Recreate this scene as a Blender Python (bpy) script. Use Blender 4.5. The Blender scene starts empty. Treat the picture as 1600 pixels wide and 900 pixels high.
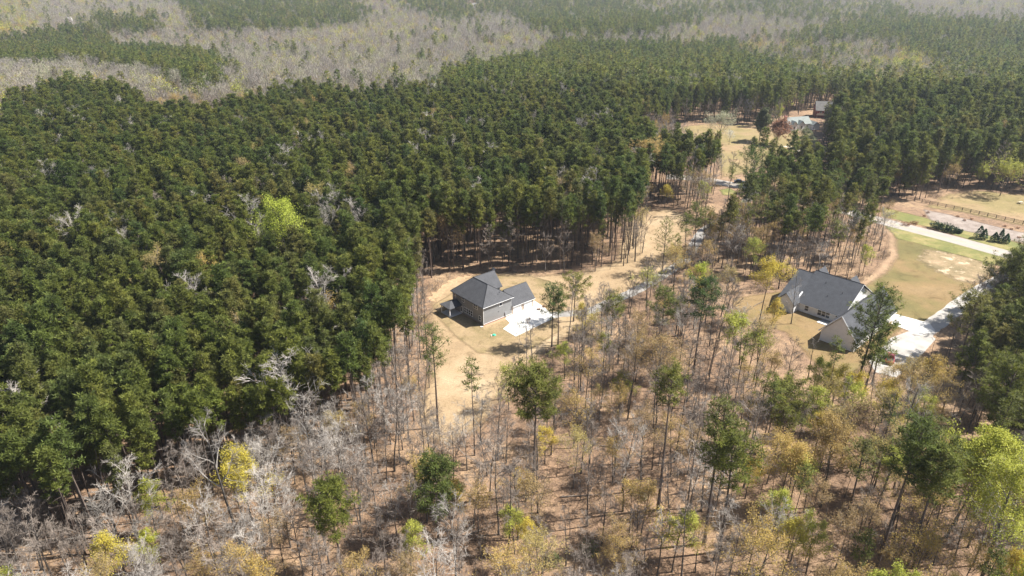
import bpy, math, random
import numpy as np
from mathutils import Vector
from math import radians as R

C = bpy.context.scene.collection
SC = bpy.context.scene
rng = np.random.default_rng(7)

# ------------------------------------------------------------------ camera, sky, sun, exposure
CAM_H, FPX, PITCH = 88.0, 1067.0, R(25.0)
cam_d = bpy.data.cameras.new('camera'); cam = bpy.data.objects.new('camera', cam_d); C.objects.link(cam)
cam_d.sensor_width = 36.0; cam_d.lens = 36.0 * FPX / 1600.0
cam_d.clip_start = 1.0; cam_d.clip_end = 30000.0
cam.location = (0, 0, CAM_H); cam.rotation_euler = (R(90) - PITCH, 0, 0)
SC.camera = cam
SUN_EL, SUN_AZ = R(50), R(8)                      # azimuth measured from +X towards +Y
S = Vector((math.cos(SUN_EL) * math.cos(SUN_AZ), math.cos(SUN_EL) * math.sin(SUN_AZ), math.sin(SUN_EL)))
w = bpy.data.worlds.new('World'); SC.world = w; w.use_nodes = True
nt = w.node_tree; bg = nt.nodes['Background']
sky = nt.nodes.new('ShaderNodeTexSky'); sky.sky_type = 'NISHITA'; sky.sun_disc = False
sky.sun_elevation = SUN_EL; sky.sun_rotation = R(90) - SUN_AZ
sky.air_density = 1.0; sky.dust_density = 1.5
nt.links.new(sky.outputs[0], bg.inputs[0]); bg.inputs[1].default_value = 0.065
sun_d = bpy.data.lights.new('sun', 'SUN'); sun_d.energy = 5.0; sun_d.angle = R(0.53); sun_d.color = (1.0, 0.97, 0.92)
sun = bpy.data.objects.new('sun', sun_d); C.objects.link(sun)
sun.rotation_euler = S.to_track_quat('Z', 'Y').to_euler(); sun.location = (200, 30, 300)
SC.view_settings.view_transform = 'Standard'; SC.view_settings.look = 'None'
SC.view_settings.gamma = 1.0; SC.view_settings.use_curve_mapping = False
SC.view_settings.exposure = 1.20

# ------------------------------------------------------------------ photo geometry helpers
cp, sp = math.cos(PITCH), math.sin(PITCH)
def at(x, y, z=0.0):
    u = (x - 800) / FPX; v = (y - 450) / FPX
    dy = cp - v * sp; dz = -sp - v * cp
    t = (z - CAM_H) / dz
    return np.array([u * t, dy * t])
def proj(P):
    P = np.asarray(P, float); d = P[:, 1] * cp - (P[:, 2] - CAM_H) * sp
    up = P[:, 1] * sp + (P[:, 2] - CAM_H) * cp
    d = np.maximum(d, 1e-3)
    return np.stack([800 + FPX * P[:, 0] / d, 450 - FPX * up / d], 1)
def gpoly(pts, z=0.0): return np.array([at(x, y, z) for x, y in pts])
def inside(P, poly):
    poly = np.asarray(poly, float); x, y = P[:, 0], P[:, 1]; r = np.zeros(len(P), bool)
    a = poly; b = np.roll(poly, -1, 0)
    for (x1, y1), (x2, y2) in zip(a, b):
        if y1 == y2: continue
        c = ((y1 > y) != (y2 > y)) & (x < (x2 - x1) * (y - y1) / (y2 - y1) + x1)
        r ^= c
    return r
def sdist(P, poly):
    d = np.full(len(P), 1e9)
    for p, q in zip(poly, np.roll(poly, -1, 0)):
        e = q - p; t = np.clip(((P - p) @ e) / max(e @ e, 1e-9), 0, 1)
        d = np.minimum(d, np.hypot(*(P - p - t[:, None] * e).T))
    return np.where(inside(P, poly), d, -d)
def sstep(a, b, x):
    t = np.clip((x - a) / (b - a), 0, 1); return t * t * (3 - 2 * t)
def terrain(x, y):
    x = np.asarray(x, float); y = np.asarray(y, float)
    f = sstep(470, 620, y)
    valley = -13 * np.exp(-((y - 800 + 0.12 * x) / 230.0) ** 2)
    hills = 34 * sstep(1150, 2500, y) + 8 * np.sin(x / 310 + 1.3) * np.sin(y / 270 + x / 900) + 5 * np.sin(x / 140 - y / 190)
    hills = hills + 60 * sstep(2600, 5200, y)
    return f * (valley + hills * sstep(560, 1200, y))

# ------------------------------------------------------------------ object helpers
def tag(o, label=None, cat=None, group=None, kind=None):
    if label: o['label'] = label
    if cat: o['category'] = cat
    if group: o['group'] = group
    if kind: o['kind'] = kind
    return o
def empty(name, loc, rz=0, label=None, cat=None, group=None):
    o = bpy.data.objects.new(name, None); C.objects.link(o); o.location = loc; o.rotation_euler = (0, 0, rz)
    o.empty_display_size = 0.5
    return tag(o, label, cat, group)
def link(name, me, parent=None, loc=(0, 0, 0)):
    o = bpy.data.objects.new(name, me); C.objects.link(o); o.parent = parent; o.location = loc
    return o
class Geo:
    """collects triangles / quads with material index and a per-vertex tint"""
    def __init__(s): s.v = []; s.f3 = []; s.f4 = []; s.m3 = []; s.m4 = []; s.t = []; s.n = 0
    def add(s, v, f, m=0, tint=0.5):
        v = np.asarray(v, float).reshape(-1, 3); f = np.asarray(f, int)
        s.v.append(v); k = len(v)
        s.t.append(np.broadcast_to(np.asarray(tint, float), (k,)))
        if f.shape[1] == 3: s.f3.append(f + s.n); s.m3.append(np.full(len(f), m))
        else: s.f4.append(f + s.n); s.m4.append(np.full(len(f), m))
        s.n += k
    def box(s, lo, hi, m=0, tint=0.5):
        (a, b, c), (d, e, f) = lo, hi
        v = [(a,b,c),(d,b,c),(d,e,c),(a,e,c),(a,b,f),(d,b,f),(d,e,f),(a,e,f)]
        s.add(v, [(0,3,2,1),(4,5,6,7),(0,1,5,4),(1,2,6,5),(2,3,7,6),(3,0,4,7)], m, tint)
    def tube(s, P, r, n=4, m=0, tint=0.5):
        P = np.asarray(P, float); k = len(P); r = np.broadcast_to(np.asarray(r, float), (k,))
        T = np.gradient(P, axis=0); T /= np.linalg.norm(T, axis=1)[:, None] + 1e-9
        ref = np.array([1.0, 0, 0]) if abs(T[0][0]) < 0.8 else np.array([0, 1.0, 0])
        A = np.cross(T, ref); A /= np.linalg.norm(A, axis=1)[:, None] + 1e-9; B = np.cross(T, A)
        an = np.arange(n) * 2 * math.pi / n
        V = P[:, None, :] + r[:, None, None] * (np.cos(an)[None, :, None] * A[:, None, :] + np.sin(an)[None, :, None] * B[:, None, :])
        i = np.arange(k - 1)[:, None] * n; j = np.arange(n)[None, :]; j2 = (j + 1) % n
        F = np.stack([i + j, i + j2, i + n + j2, i + n + j], -1).reshape(-1, 4)
        s.add(V.reshape(-1, 3), F, m, tint)
    def spikes(s, P, D, L, W, m=0, tint=0.5, spread=0.0):
        """one thin triangle per point: base at P, tip at P+D*L"""
        n = len(P); L = np.broadcast_to(L, (n,)); W = np.broadcast_to(W, (n,))
        rd = rng.normal(size=(n, 3)) * (1 - spread) + np.array([0, 0, 2.0 * spread]); sd = np.cross(D, rd); sd /= np.linalg.norm(sd, axis=1)[:, None] + 1e-9
        V = np.stack([P - sd * W[:, None] / 2, P + sd * W[:, None] / 2, P + D * L[:, None]], 1).reshape(-1, 3)
        s.add(V, np.arange(n * 3).reshape(-1, 3), m, np.repeat(np.broadcast_to(tint, (n,)), 3))
    def leaves(s, P, size, m=0, tint=0.5, up=0.6):
        """small leaf-sized faces (two-cornered diamonds as one quad)"""
        n = len(P); size = np.broadcast_to(size, (n,))
        N = rng.normal(size=(n, 3)); N[:, 2] = np.abs(N[:, 2]) + up; N /= np.linalg.norm(N, axis=1)[:, None]
        A = np.cross(N, rng.normal(size=(n, 3))); A /= np.linalg.norm(A, axis=1)[:, None] + 1e-9; B = np.cross(N, A)
        a = size[:, None] / 2
        V = np.stack([P - A * a, P - B * a * 0.6, P + A * a, P + B * a * 0.6], 1).reshape(-1, 3)
        s.add(V, np.arange(n * 4).reshape(-1, 4), m, np.repeat(np.broadcast_to(tint, (n,)), 4))
    def mesh(s, name, mats):
        me = bpy.data.meshes.new(name)
        V = np.concatenate(s.v) if s.v else np.zeros((0, 3)); t = np.concatenate(s.t) if s.t else np.zeros(0)
        f3 = np.concatenate(s.f3) if s.f3 else np.zeros((0, 3), int); f4 = np.concatenate(s.f4) if s.f4 else np.zeros((0, 4), int)
        m3 = np.concatenate(s.m3) if s.m3 else np.zeros(0, int); m4 = np.concatenate(s.m4) if s.m4 else np.zeros(0, int)
        me.vertices.add(len(V)); me.vertices.foreach_set('co', V.astype(np.float32).ravel())
        nl = f3.size + f4.size; me.loops.add(nl)
        me.loops.foreach_set('vertex_index', np.concatenate([f3.ravel(), f4.ravel()]).astype(np.int32))
        nf = len(f3) + len(f4); me.polygons.add(nf)
        st = np.concatenate([np.arange(len(f3)) * 3, f3.size + np.arange(len(f4)) * 4]).astype(np.int32)
        me.polygons.foreach_set('loop_start', st)
        for m in (mats if isinstance(mats, (list, tuple)) else [mats]): me.materials.append(m)
        me.polygons.foreach_set('material_index', np.concatenate([m3, m4]).astype(np.int32))
        me.update(calc_edges=True); me.shade_flat()
        a = me.attributes.new('tint', 'FLOAT', 'POINT'); a.data.foreach_set('value', t.astype(np.float32))
        return me
    def merge(s, o, moff=0):
        for v in o.v: s.v.append(v)
        s.t += o.t
        for f in o.f3: s.f3.append(f + s.n)
        for f in o.f4: s.f4.append(f + s.n)
        s.m3 += [m + moff for m in o.m3]; s.m4 += [m + moff for m in o.m4]; s.n += o.n

# ------------------------------------------------------------------ materials
def mat(name, rough=0.8):
    m = bpy.data.materials.new(name); m.use_nodes = True; b = m.node_tree.nodes['Principled BSDF']
    b.inputs['Roughness'].default_value = rough
    b.inputs['Specular IOR Level'].default_value = 0.25
    return m, m.node_tree, b
def noise(nt, scale, detail=4, rough=0.6, coord='Object', dist=0.0, stretch=None):
    tc = nt.nodes.new('ShaderNodeTexCoord'); n = nt.nodes.new('ShaderNodeTexNoise')
    n.inputs['Scale'].default_value = scale; n.inputs['Detail'].default_value = detail; n.inputs['Roughness'].default_value = rough
    n.inputs['Distortion'].default_value = dist
    if stretch:
        mp = nt.nodes.new('ShaderNodeMapping'); mp.inputs['Scale'].default_value = stretch
        nt.links.new(tc.outputs[coord], mp.inputs[0]); nt.links.new(mp.outputs[0], n.inputs[0])
    else: nt.links.new(tc.outputs[coord], n.inputs[0])
    return n.outputs[0]
def ramp(nt, src, stops):
    r = nt.nodes.new('ShaderNodeValToRGB'); e = r.color_ramp.elements
    while len(e) > 1: e.remove(e[-1])
    e[0].position = stops[0][0]; e[0].color = (*stops[0][1], 1)
    for p, c in stops[1:]:
        x = e.new(p); x.color = (*c, 1)
    nt.links.new(src, r.inputs[0]); return r.outputs[0]
def mixc(nt, f, a, b, mode='MIX'):
    m = nt.nodes.new('ShaderNodeMix'); m.data_type = 'RGBA'; m.blend_type = mode
    for k, x in ((0, f), (6, a), (7, b)):
        if isinstance(x, (int, float)): m.inputs[k].default_value = x
        elif isinstance(x, tuple): m.inputs[k].default_value = (*x, 1)
        else: nt.links.new(x, m.inputs[k])
    return m.outputs[2]
def math_n(nt, op, a, b=None, c=None):
    m = nt.nodes.new('ShaderNodeMath'); m.operation = op
    for k, x in enumerate((a, b, c)):
        if x is None: continue
        if isinstance(x, (int, float)): m.inputs[k].default_value = x
        else: nt.links.new(x, m.inputs[k])
    return m.outputs[0]
def bump(nt, b, src, strength=0.5, dist=0.1):
    n = nt.nodes.new('ShaderNodeBump'); n.inputs['Strength'].default_value = strength; n.inputs['Distance'].default_value = dist
    nt.links.new(src, n.inputs['Height']); nt.links.new(n.outputs[0], b.inputs['Normal'])
def plain(name, col, rough=0.7, var=0.12, scale=3.0):
    m, nt, b = mat(name, rough)
    n = noise(nt, scale)
    lo = tuple(c * (1 - var) for c in col); hi = tuple(min(1, c * (1 + var)) for c in col)
    nt.links.new(ramp(nt, n, [(0.3, lo), (0.7, hi)]), b.inputs['Base Color'])
    return m
def foliage(name, cols, trans=0.25, tintamp=0.5, patch=False):
    """cols: colours picked per tree; the tint attribute varies tuft by tuft"""
    m, nt, b = mat(name, 0.62)
    oi = nt.nodes.new('ShaderNodeObjectInfo')
    k = len(cols); col = ramp(nt, oi.outputs['Random'], [(i / max(k - 1, 1), c) for i, c in enumerate(cols)])
    at_ = nt.nodes.new('ShaderNodeAttribute'); at_.attribute_name = 'tint'
    f = math_n(nt, 'MULTIPLY_ADD', at_.outputs['Fac'], tintamp * 2, 1 - tintamp)
    if patch:   # neighbouring trees share a cast: drier yellow patches and fresher green ones
        ln = nt.nodes.new('ShaderNodeTexNoise'); ln.inputs['Scale'].default_value = 0.035; ln.inputs['Detail'].default_value = 3.0
        nt.links.new(oi.outputs['Location'], ln.inputs[0]); pr = ramp(nt, ln.outputs[0], [(.32, (.72, .86, .95)), (.5, (1, 1, 1)), (.68, (1.22, 1.16, 1.0))]); col = mixc(nt, 1.0, col, pr, 'MULTIPLY')
    hs = nt.nodes.new('ShaderNodeHueSaturation'); nt.links.new(col, hs.inputs['Color']); nt.links.new(f, hs.inputs['Value'])
    hue = math_n(nt, 'MULTIPLY_ADD', at_.outputs['Fac'], -0.02, 0.505); nt.links.new(hue, hs.inputs['Hue'])
    nt.links.new(hs.outputs[0], b.inputs['Base Color'])
    if trans:
        tr = nt.nodes.new('ShaderNodeBsdfTranslucent'); nt.links.new(hs.outputs[0], tr.inputs[0])
        mx = nt.nodes.new('ShaderNodeMixShader'); mx.inputs[0].default_value = trans
        nt.links.new(b.outputs[0], mx.inputs[1]); nt.links.new(tr.outputs[0], mx.inputs[2])
        nt.links.new(mx.outputs[0], nt.nodes['Material Output'].inputs[0])
    return m
def bark(name, lo, hi):
    m, nt, b = mat(name, 0.9)
    oi = nt.nodes.new('ShaderNodeObjectInfo')
    n = noise(nt, 2.2, 5, stretch=(3, 3, 0.7))
    c = ramp(nt, n, [(0.3, lo), (0.7, hi)])
    f = math_n(nt, 'MULTIPLY_ADD', oi.outputs['Random'], 0.6, 0.7)
    hs = nt.nodes.new('ShaderNodeHueSaturation'); nt.links.new(c, hs.inputs['Color']); nt.links.new(f, hs.inputs['Value'])
    nt.links.new(hs.outputs[0], b.inputs['Base Color']); return m

M_needle = foliage('pine_needles', [(.092,.128,.026), (.122,.150,.026), (.146,.162,.030), (.104,.136,.030), (.158,.165,.032), (.126,.150,.027), (.170,.160,.042), (.080,.118,.029)], 0.48, 0.65, True)
M_pbark = bark('pine_bark', (.055,.040,.032), (.17,.13,.105))
M_dbark = bark('grey_bark', (.045,.037,.032), (.16,.14,.12))
M_twig = bark('pale_twigs', (.14,.11,.088), (.31,.26,.215))
M_wtwig = bark('white_limbs', (.23,.20,.17), (.46,.42,.37))
M_tan = foliage('tan_buds', [(.36,.26,.085), (.46,.34,.09), (.31,.22,.10), (.40,.34,.10)], 0.35, 0.3)
M_yel = foliage('yellow_buds', [(.50,.41,.05), (.54,.42,.08), (.46,.41,.055)], 0.35, 0.3)
M_lime = foliage('lime_leaves', [(.37,.39,.05), (.32,.35,.06), (.42,.40,.07)], 0.35, 0.3)
M_bright = foliage('bright_lime_leaves', [(.40,.44,.05), (.34,.40,.05)], 0.35, 0.3)
M_sage = foliage('sage_leaves', [(.20,.23,.10), (.17,.20,.10)], 0.3, 0.3)
M_rust = foliage('rust_leaves', [(.28,.15,.085), (.33,.19,.09)], 0.3, 0.3)
M_grey = foliage('grey_twig_haze', [(.25,.225,.19), (.38,.345,.30), (.31,.275,.235), (.42,.39,.29), (.34,.36,.19)], 0.3, 0.4)
M_olive = foliage('olive_leaves', [(.13,.14,.05), (.10,.12,.05)], 0.25, 0.4)
M_white = foliage('white_blossom', [(.62,.60,.55), (.58,.58,.50)], 0.3, 0.2)
M_dark = foliage('dark_evergreen', [(.030,.060,.022), (.045,.075,.028)], 0.15, 0.5)
M_cyp = foliage('blue_green_evergreen', [(.055,.105,.055), (.07,.12,.05)], 0.2, 0.4)

# ground
def ground_mat():
    m, nt, b = mat('leaf_litter', 0.95)
    n1 = noise(nt, 0.035, 6, 0.65); n2 = noise(nt, 0.55, 8, 0.72); n3 = noise(nt, 3.0, 6, 0.75)
    base = ramp(nt, n1, [(0.35, (.20,.134,.086)), (0.5, (.265,.178,.112)), (0.62, (.34,.24,.145))])
    mid = ramp(nt, n2, [(0.30, (.40,.36,.36)), (0.48, (.85,.82,.82)), (0.58, (1.05,1,.97)), (0.72, (1.35,1.3,1.2))])
    fine = ramp(nt, n3, [(0.30, (.45,.42,.40)), (0.5, (1,1,1)), (0.70, (1.5,1.45,1.35))])
    c = mixc(nt, 1.0, base, mid, 'MULTIPLY'); c = mixc(nt, 1.0, c, fine, 'MULTIPLY')
    nt.links.new(c, b.inputs['Base Color']); bump(nt, b, n3, 0.8, 0.25); return m
def sheet_mat(name, cols, scale, fine=2.5, feather=1.6, spots=None, noiseamp=5.0, grain=0.25):
    m, nt, b = mat(name, 0.95)
    n1 = noise(nt, scale, 5, 0.62, stretch=(1, 1, 1)); n2 = noise(nt, fine, 6, 0.7)
    c = ramp(nt, n1, cols)
    g = ramp(nt, n2, [(0.3, (1 - grain,) * 3), (0.7, (1 + grain,) * 3)])
    c = mixc(nt, 1.0, c, g, 'MULTIPLY')
    n5 = noise(nt, scale * 6, 6, 0.75, dist=.8); g5 = ramp(nt, n5, [(0.32, (.66, .64, .60)), (0.48, (1, 1, 1)), (0.55, (1, 1, 1)), (0.70, (1.22, 1.2, 1.18))]); c = mixc(nt, 1.0, c, g5, 'MULTIPLY')
    if spots:
        n4 = noise(nt, spots[0], 5, 0.7, dist=0.6); f = ramp(nt, n4, [(spots[1], (0,0,0)), (spots[1] + .05, (1,1,1))])
        c = mixc(nt, f, c, spots[2])
    nt.links.new(c, b.inputs['Base Color']); bump(nt, b, n2, 0.4, 0.08)
    a = nt.nodes.new('ShaderNodeAttribute'); a.attribute_name = 'edge'
    ne = noise(nt, 0.22, 6, 0.7); e = math_n(nt, 'MULTIPLY_ADD', ne, noiseamp, -noiseamp / 2)
    s_ = math_n(nt, 'ADD', a.outputs['Fac'], e); al = math_n(nt, 'DIVIDE', s_, feather); al = math_n(nt, 'MINIMUM', al, 1.0); al = math_n(nt, 'MAXIMUM', al, 0.0)
    tr = nt.nodes.new('ShaderNodeBsdfTransparent'); mx = nt.nodes.new('ShaderNodeMixShader')
    nt.links.new(al, mx.inputs[0]); nt.links.new(tr.outputs[0], mx.inputs[1]); nt.links.new(b.outputs[0], mx.inputs[2])
    nt.links.new(mx.outputs[0], nt.nodes['Material Output'].inputs[0]); return m
def concrete(name, col, var=0.1):
    m, nt, b = mat(name, 0.85); n1 = noise(nt, 0.25, 6, 0.65); n2 = noise(nt, 5, 5, 0.7)
    c = ramp(nt, n1, [(0.3, tuple(x * (1 - var) for x in col)), (0.7, tuple(min(1, x * (1 + var)) for x in col))])
    g = ramp(nt, n2, [(0.3, (.86,) * 3), (0.7, (1.08,) * 3)]); c = mixc(nt, 1.0, c, g, 'MULTIPLY')
    nt.links.new(c, b.inputs['Base Color']); bump(nt, b, n2, 0.2, 0.02); return m
def shingle(name, col):
    m, nt, b = mat(name, 0.9); n1 = noise(nt, 0.6, 5, 0.7); n2 = noise(nt, 4.5, 3, 0.8, stretch=(1, 1, 3))
    c = ramp(nt, n1, [(0.3, tuple(x * .82 for x in col)), (0.7, tuple(x * 1.15 for x in col))])
    g = ramp(nt, n2, [(0.3, (.68,) * 3), (0.7, (1.3,) * 3)]); c = mixc(nt, 1.0, c, g, 'MULTIPLY')
    nt.links.new(c, b.inputs['Base Color']); bump(nt, b, n2, 0.4, 0.03); return m
def siding(name, col, pitch=5.0):
    m, nt, b = mat(name, 0.6); tc = nt.nodes.new('ShaderNodeTexCoord'); wv = nt.nodes.new('ShaderNodeTexWave')
    wv.wave_type = 'BANDS'; wv.bands_direction = 'Z'; wv.wave_profile = 'SAW'; wv.inputs['Scale'].default_value = pitch / 6.283
    nt.links.new(tc.outputs['Object'], wv.inputs[0]); n1 = noise(nt, 0.8)
    c = ramp(nt, n1, [(0.3, tuple(x * .93 for x in col)), (0.7, tuple(x * 1.05 for x in col))])
    nt.links.new(c, b.inputs['Base Color']); bump(nt, b, wv.outputs['Fac'], 0.12, 0.01); return m
M_roof = shingle('charcoal_shingles', (.082,.082,.086)); M_roof2 = shingle('grey_shingles', (.072,.074,.08)); M_roof3 = shingle('pale_green_shingles', (.25,.27,.25)); M_roof4 = shingle('brown_grey_shingles', (.17,.16,.145))
M_sid = siding('grey_siding', (.245,.245,.245)); M_cream = siding('cream_siding', (.74,.73,.71)); M_redsid = siding('red_siding', (.25,.065,.05))
M_trim = plain('white_trim', (.78,.77,.75), 0.5, 0.04); M_fascia = plain('dark_fascia', (.12,.12,.125), 0.5, 0.08)
M_glass, _nt, _b = mat('window_glass', 0.08); _b.inputs['Base Color'].default_value = (.03,.035,.045,1); _b.inputs['Specular IOR Level'].default_value = 0.8
M_brick = plain('tan_brick', (.42,.33,.26), 0.85, 0.2, 9); M_rbrick = plain('red_brick', (.40,.17,.13), 0.85, 0.25, 9)
M_found = plain('foundation', (.30,.22,.17), 0.9, 0.2, 4)
M_conc = concrete('pale_concrete', (.60,.58,.54), 0.12); M_drive2 = concrete('worn_concrete', (.38,.35,.31), 0.25); M_gravel = concrete('gravel', (.27,.25,.225), 0.2)
M_road = concrete('worn_asphalt', (.34,.30,.26), 0.10); M_line = plain('faded_yellow_paint', (.55,.42,.16), 0.7, 0.15, 6)
M_fence = plain('dark_fence_wood', (.045,.035,.03), 0.8, 0.2)
M_pale = plain('pale_wood', (.55,.47,.36), 0.8, 0.1)

# ------------------------------------------------------------------ ground, roads, clearings
def terrain_sheet():
    ys = np.concatenate([np.arange(-300, 480, 60), np.arange(480, 1400, 20), np.arange(1400, 6001, 100)]).astype(float)
    xs = np.concatenate([np.arange(-4000, -1500, 250), np.arange(-1500, 1501, 30), np.arange(1750, 4001, 250)]).astype(float)
    X, Y = np.meshgrid(xs, ys); V = np.stack([X, Y, terrain(X, Y)], -1).reshape(-1, 3)
    nx, ny = len(xs), len(ys); i = np.arange(ny - 1)[:, None] * nx; j = np.arange(nx - 1)[None]
    F = np.stack([i + j, i + j + 1, i + nx + j + 1, i + nx + j], -1).reshape(-1, 4)
    g = Geo(); g.add(V, F); return g.mesh('ground', ground_mat())
o = link('ground', terrain_sheet()); tag(o, 'brown leaf covered ground under the woods', 'ground', kind='structure')

def sheet(name, pts, z, material, cell=1.0, label=None, grow=3.0, world=False):
    poly = np.array(pts, float) if world else gpoly(pts); lo = poly.min(0) - grow; hi = poly.max(0) + grow
    xs = np.arange(lo[0], hi[0] + cell, cell); ys = np.arange(lo[1], hi[1] + cell, cell)
    X, Y = np.meshgrid(xs, ys); P = np.stack([X.ravel(), Y.ravel()], 1); sd = sdist(P, poly)
    nx, ny = len(xs), len(ys); i = np.arange(ny - 1)[:, None] * nx; j = np.arange(nx - 1)[None]
    F = np.stack([i + j, i + j + 1, i + nx + j + 1, i + nx + j], -1).reshape(-1, 4)
    F = F[(sd[F] > -grow).all(1)]; used = np.unique(F); mp = np.full(len(P), -1); mp[used] = np.arange(len(used))
    g = Geo(); g.add(np.concatenate([P[used], np.full((len(used), 1), z)], 1), mp[F]); me = g.mesh(name, material)
    a = me.attributes.new('edge', 'FLOAT', 'POINT'); a.data.foreach_set('value', sd[used].astype(np.float32))
    o = link(name, me); return tag(o, label, None, kind='structure')
def catmull(P, n=8):
    P = np.asarray(P, float); Q = np.vstack([2 * P[0] - P[1], P, 2 * P[-1] - P[-2]]); out = []
    for i in range(1, len(Q) - 2):
        for t in np.linspace(0, 1, n, endpoint=False):
            a, b, c, d = Q[i-1], Q[i], Q[i+1], Q[i+2]
            out.append(0.5 * (2*b + (c-a)*t + (2*a-5*b+4*c-d)*t*t + (3*b-a-3*c+d)*t**3))
    out.append(P[-1]); return np.array(out)
def ribbon(name, pts, width, z, material, label=None, kind='structure', world=False, thick=0.0, rag=0.0, parent=None):
    P = catmull(pts if world else gpoly(pts)); T = np.gradient(P, axis=0); T /= np.linalg.norm(T, axis=1)[:, None]
    N = np.stack([-T[:, 1], T[:, 0]], 1); k = len(P); cols = 5
    wv = np.broadcast_to(width, (k,)) / 2; V = []
    for c in np.linspace(-1, 1, cols):
        off = wv * c + (rng.uniform(-rag, rag, k) if abs(c) == 1 else 0)
        V.append(np.concatenate([P + N * off[:, None], np.full((k, 1), z)], 1))
    V = np.stack(V, 1).reshape(-1, 3); i = np.arange(k - 1)[:, None] * cols; j = np.arange(cols - 1)[None]
    F = np.stack([i + j, i + cols + j, i + cols + j + 1, i + j + 1], -1).reshape(-1, 4)
    g = Geo(); g.add(V, F); o = link(name, g.mesh(name, material), parent)
    if not parent: tag(o, label, None, kind=kind)
    return o, P
def flat(name, pts, z, material, label, depth=0.12, world=False):
    poly = np.array(pts, float) if world else gpoly(pts); n = len(poly); import bmesh
    bm = bmesh.new(); vs = [bm.verts.new((x, y, z)) for x, y in poly]; f = bm.faces.new(vs)
    if f.normal.z < 0 or sum(poly[i][0]*poly[(i+1)%n][1]-poly[(i+1)%n][0]*poly[i][1] for i in range(n)) < 0: f.normal_flip()
    r = bmesh.ops.extrude_face_region(bm, geom=[f]); lows = [e for e in r['geom'] if isinstance(e, bmesh.types.BMVert)]
    for v in lows: v.co.z -= depth
    me = bpy.data.meshes.new(name); bmesh.ops.recalc_face_normals(bm, faces=bm.faces); bm.to_mesh(me); bm.free(); me.materials.append(material)
    return tag(link(name, me), label, None, kind='structure')

SAND = [(672,458),(700,436),(740,426),(790,422),(850,428),(925,420),(958,405),(975,345),(1005,328),(1045,325),(1075,335),(1085,360),(1060,400),(1045,430),(1000,460),(945,492),(905,520),(862,548),(830,575),(800,600),(775,640),(748,680),(700,700),(655,690),(645,640),(662,590),(668,530),(664,490)]
LAWN1 = [(672,478),(712,452),(770,430),(830,430),(880,445),(868,470),(870,500),(880,515),(845,540),(800,560),(742,552),(705,522),(684,500)]
LAWN2 = [(1215,455),(1290,440),(1338,445),(1365,425),(1385,400),(1388,376),(1380,352),(1450,366),(1545,398),(1560,420),(1545,445),(1510,475),(1470,500),(1420,510),(1385,540),(1340,585),(1300,592),(1262,560),(1225,520),(1150,500),(1140,465)]
PASTURE = [(1440,322),(1478,302),(1530,297),(1570,302),(1640,306),(1760,318),(1760,380),(1640,366),(1560,345),(1500,332),(1455,326)]
FIELD = [(1035,207),(1060,198),(1110,192),(1180,196),(1225,208),(1270,205),(1285,225),(1275,245),(1230,252),(1190,262),(1150,276),(1125,278),(1118,240),(1085,222),(1050,214)]
M_sand = sheet_mat('straw_covered_sand', [(0.3, (.245,.17,.095)), (0.5, (.31,.22,.125)), (0.68, (.38,.285,.175))], 0.05, feather=3.0, noiseamp=7, spots=(0.05, 0.62, (.36,.25,.15)))
M_lawn1 = sheet_mat('dormant_turf', [(0.33, (.16,.13,.055)), (0.45, (.245,.18,.093)), (0.55, (.30,.215,.12)), (0.68, (.21,.16,.072))], 0.09, feather=1.2, noiseamp=2.0)
M_lawn2 = sheet_mat('spring_turf', [(0.30, (.11,.10,.035)), (0.46, (.165,.13,.05)), (0.55, (.215,.145,.066)), (0.70, (.26,.18,.092))], 0.03, feather=1.5, noiseamp=3.0)
M_past = sheet_mat('pasture_grass', [(0.3, (.19,.155,.06)), (0.5, (.245,.185,.085)), (0.7, (.31,.20,.12))], 0.05, feather=3, noiseamp=6)
M_straw = sheet_mat('pine_straw', [(0.3, (.24,.155,.095)), (0.5, (.31,.205,.125)), (0.7, (.37,.26,.155))], 0.1, feather=2, noiseamp=3)
M_verge = sheet_mat('green_verge', [(0.3, (.12,.135,.04)), (0.5, (.18,.17,.055)), (0.7, (.30,.235,.10))], 0.12, feather=1.5, noiseamp=2.5)
M_rough = sheet_mat('bare_patchy_soil', [(0.3, (.17,.135,.07)), (0.5, (.25,.185,.10)), (0.65, (.33,.235,.14))], 0.15, feather=3, noiseamp=8, spots=(0.30, 0.56, (.50,.39,.26)))
M_mulch = sheet_mat('grey_mulch', [(0.3, (.19,.15,.12)), (0.5, (.27,.22,.185)), (0.7, (.33,.28,.235))], 0.3, feather=1.5, noiseamp=2)
M_brush_soil = sheet_mat('grey_brushy_soil', [(0.3, (.22,.16,.10)), (0.5, (.33,.25,.15)), (0.7, (.42,.31,.18))], 0.2, feather=5, noiseamp=10)
Z = 0.004
sheet('sandy_clearing', SAND, Z, M_sand, 1.0, 'tan straw covered clearing around the dark grey house', 5)
sheet('lawn', LAWN1, 2 * Z, M_lawn1, 0.7, 'patchy tan lawn around the dark grey house', 2)
sheet('yard_grass', LAWN2, Z, M_lawn2, 1.0, 'olive brown lawn around the cream house', 3)
sheet('pasture', PASTURE, Z, M_past, 1.2, 'pale grass pasture behind the dark rail fence', 5)
sheet('field', FIELD, Z, M_past, 1.5, 'tan and green field in front of the far white house', 6)
sheet('pine_straw_bed', [(1290,440),(1335,440),(1362,420),(1382,396),(1384,372),(1372,352),(1402,362),(1404,380),(1408,400),(1392,425),(1360,447),(1320,455)], 2 * Z, M_straw, 0.8, 'rusty pine straw bed curving beside the cream house lawn', 3)
sheet('bare_soil_patch', [(1442,388),(1500,395),(1545,410),(1560,425),(1535,446),(1495,440),(1450,420),(1430,405)], 2 * Z, M_rough, 0.8, 'bare rocky soil patch by the road', 5)
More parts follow.
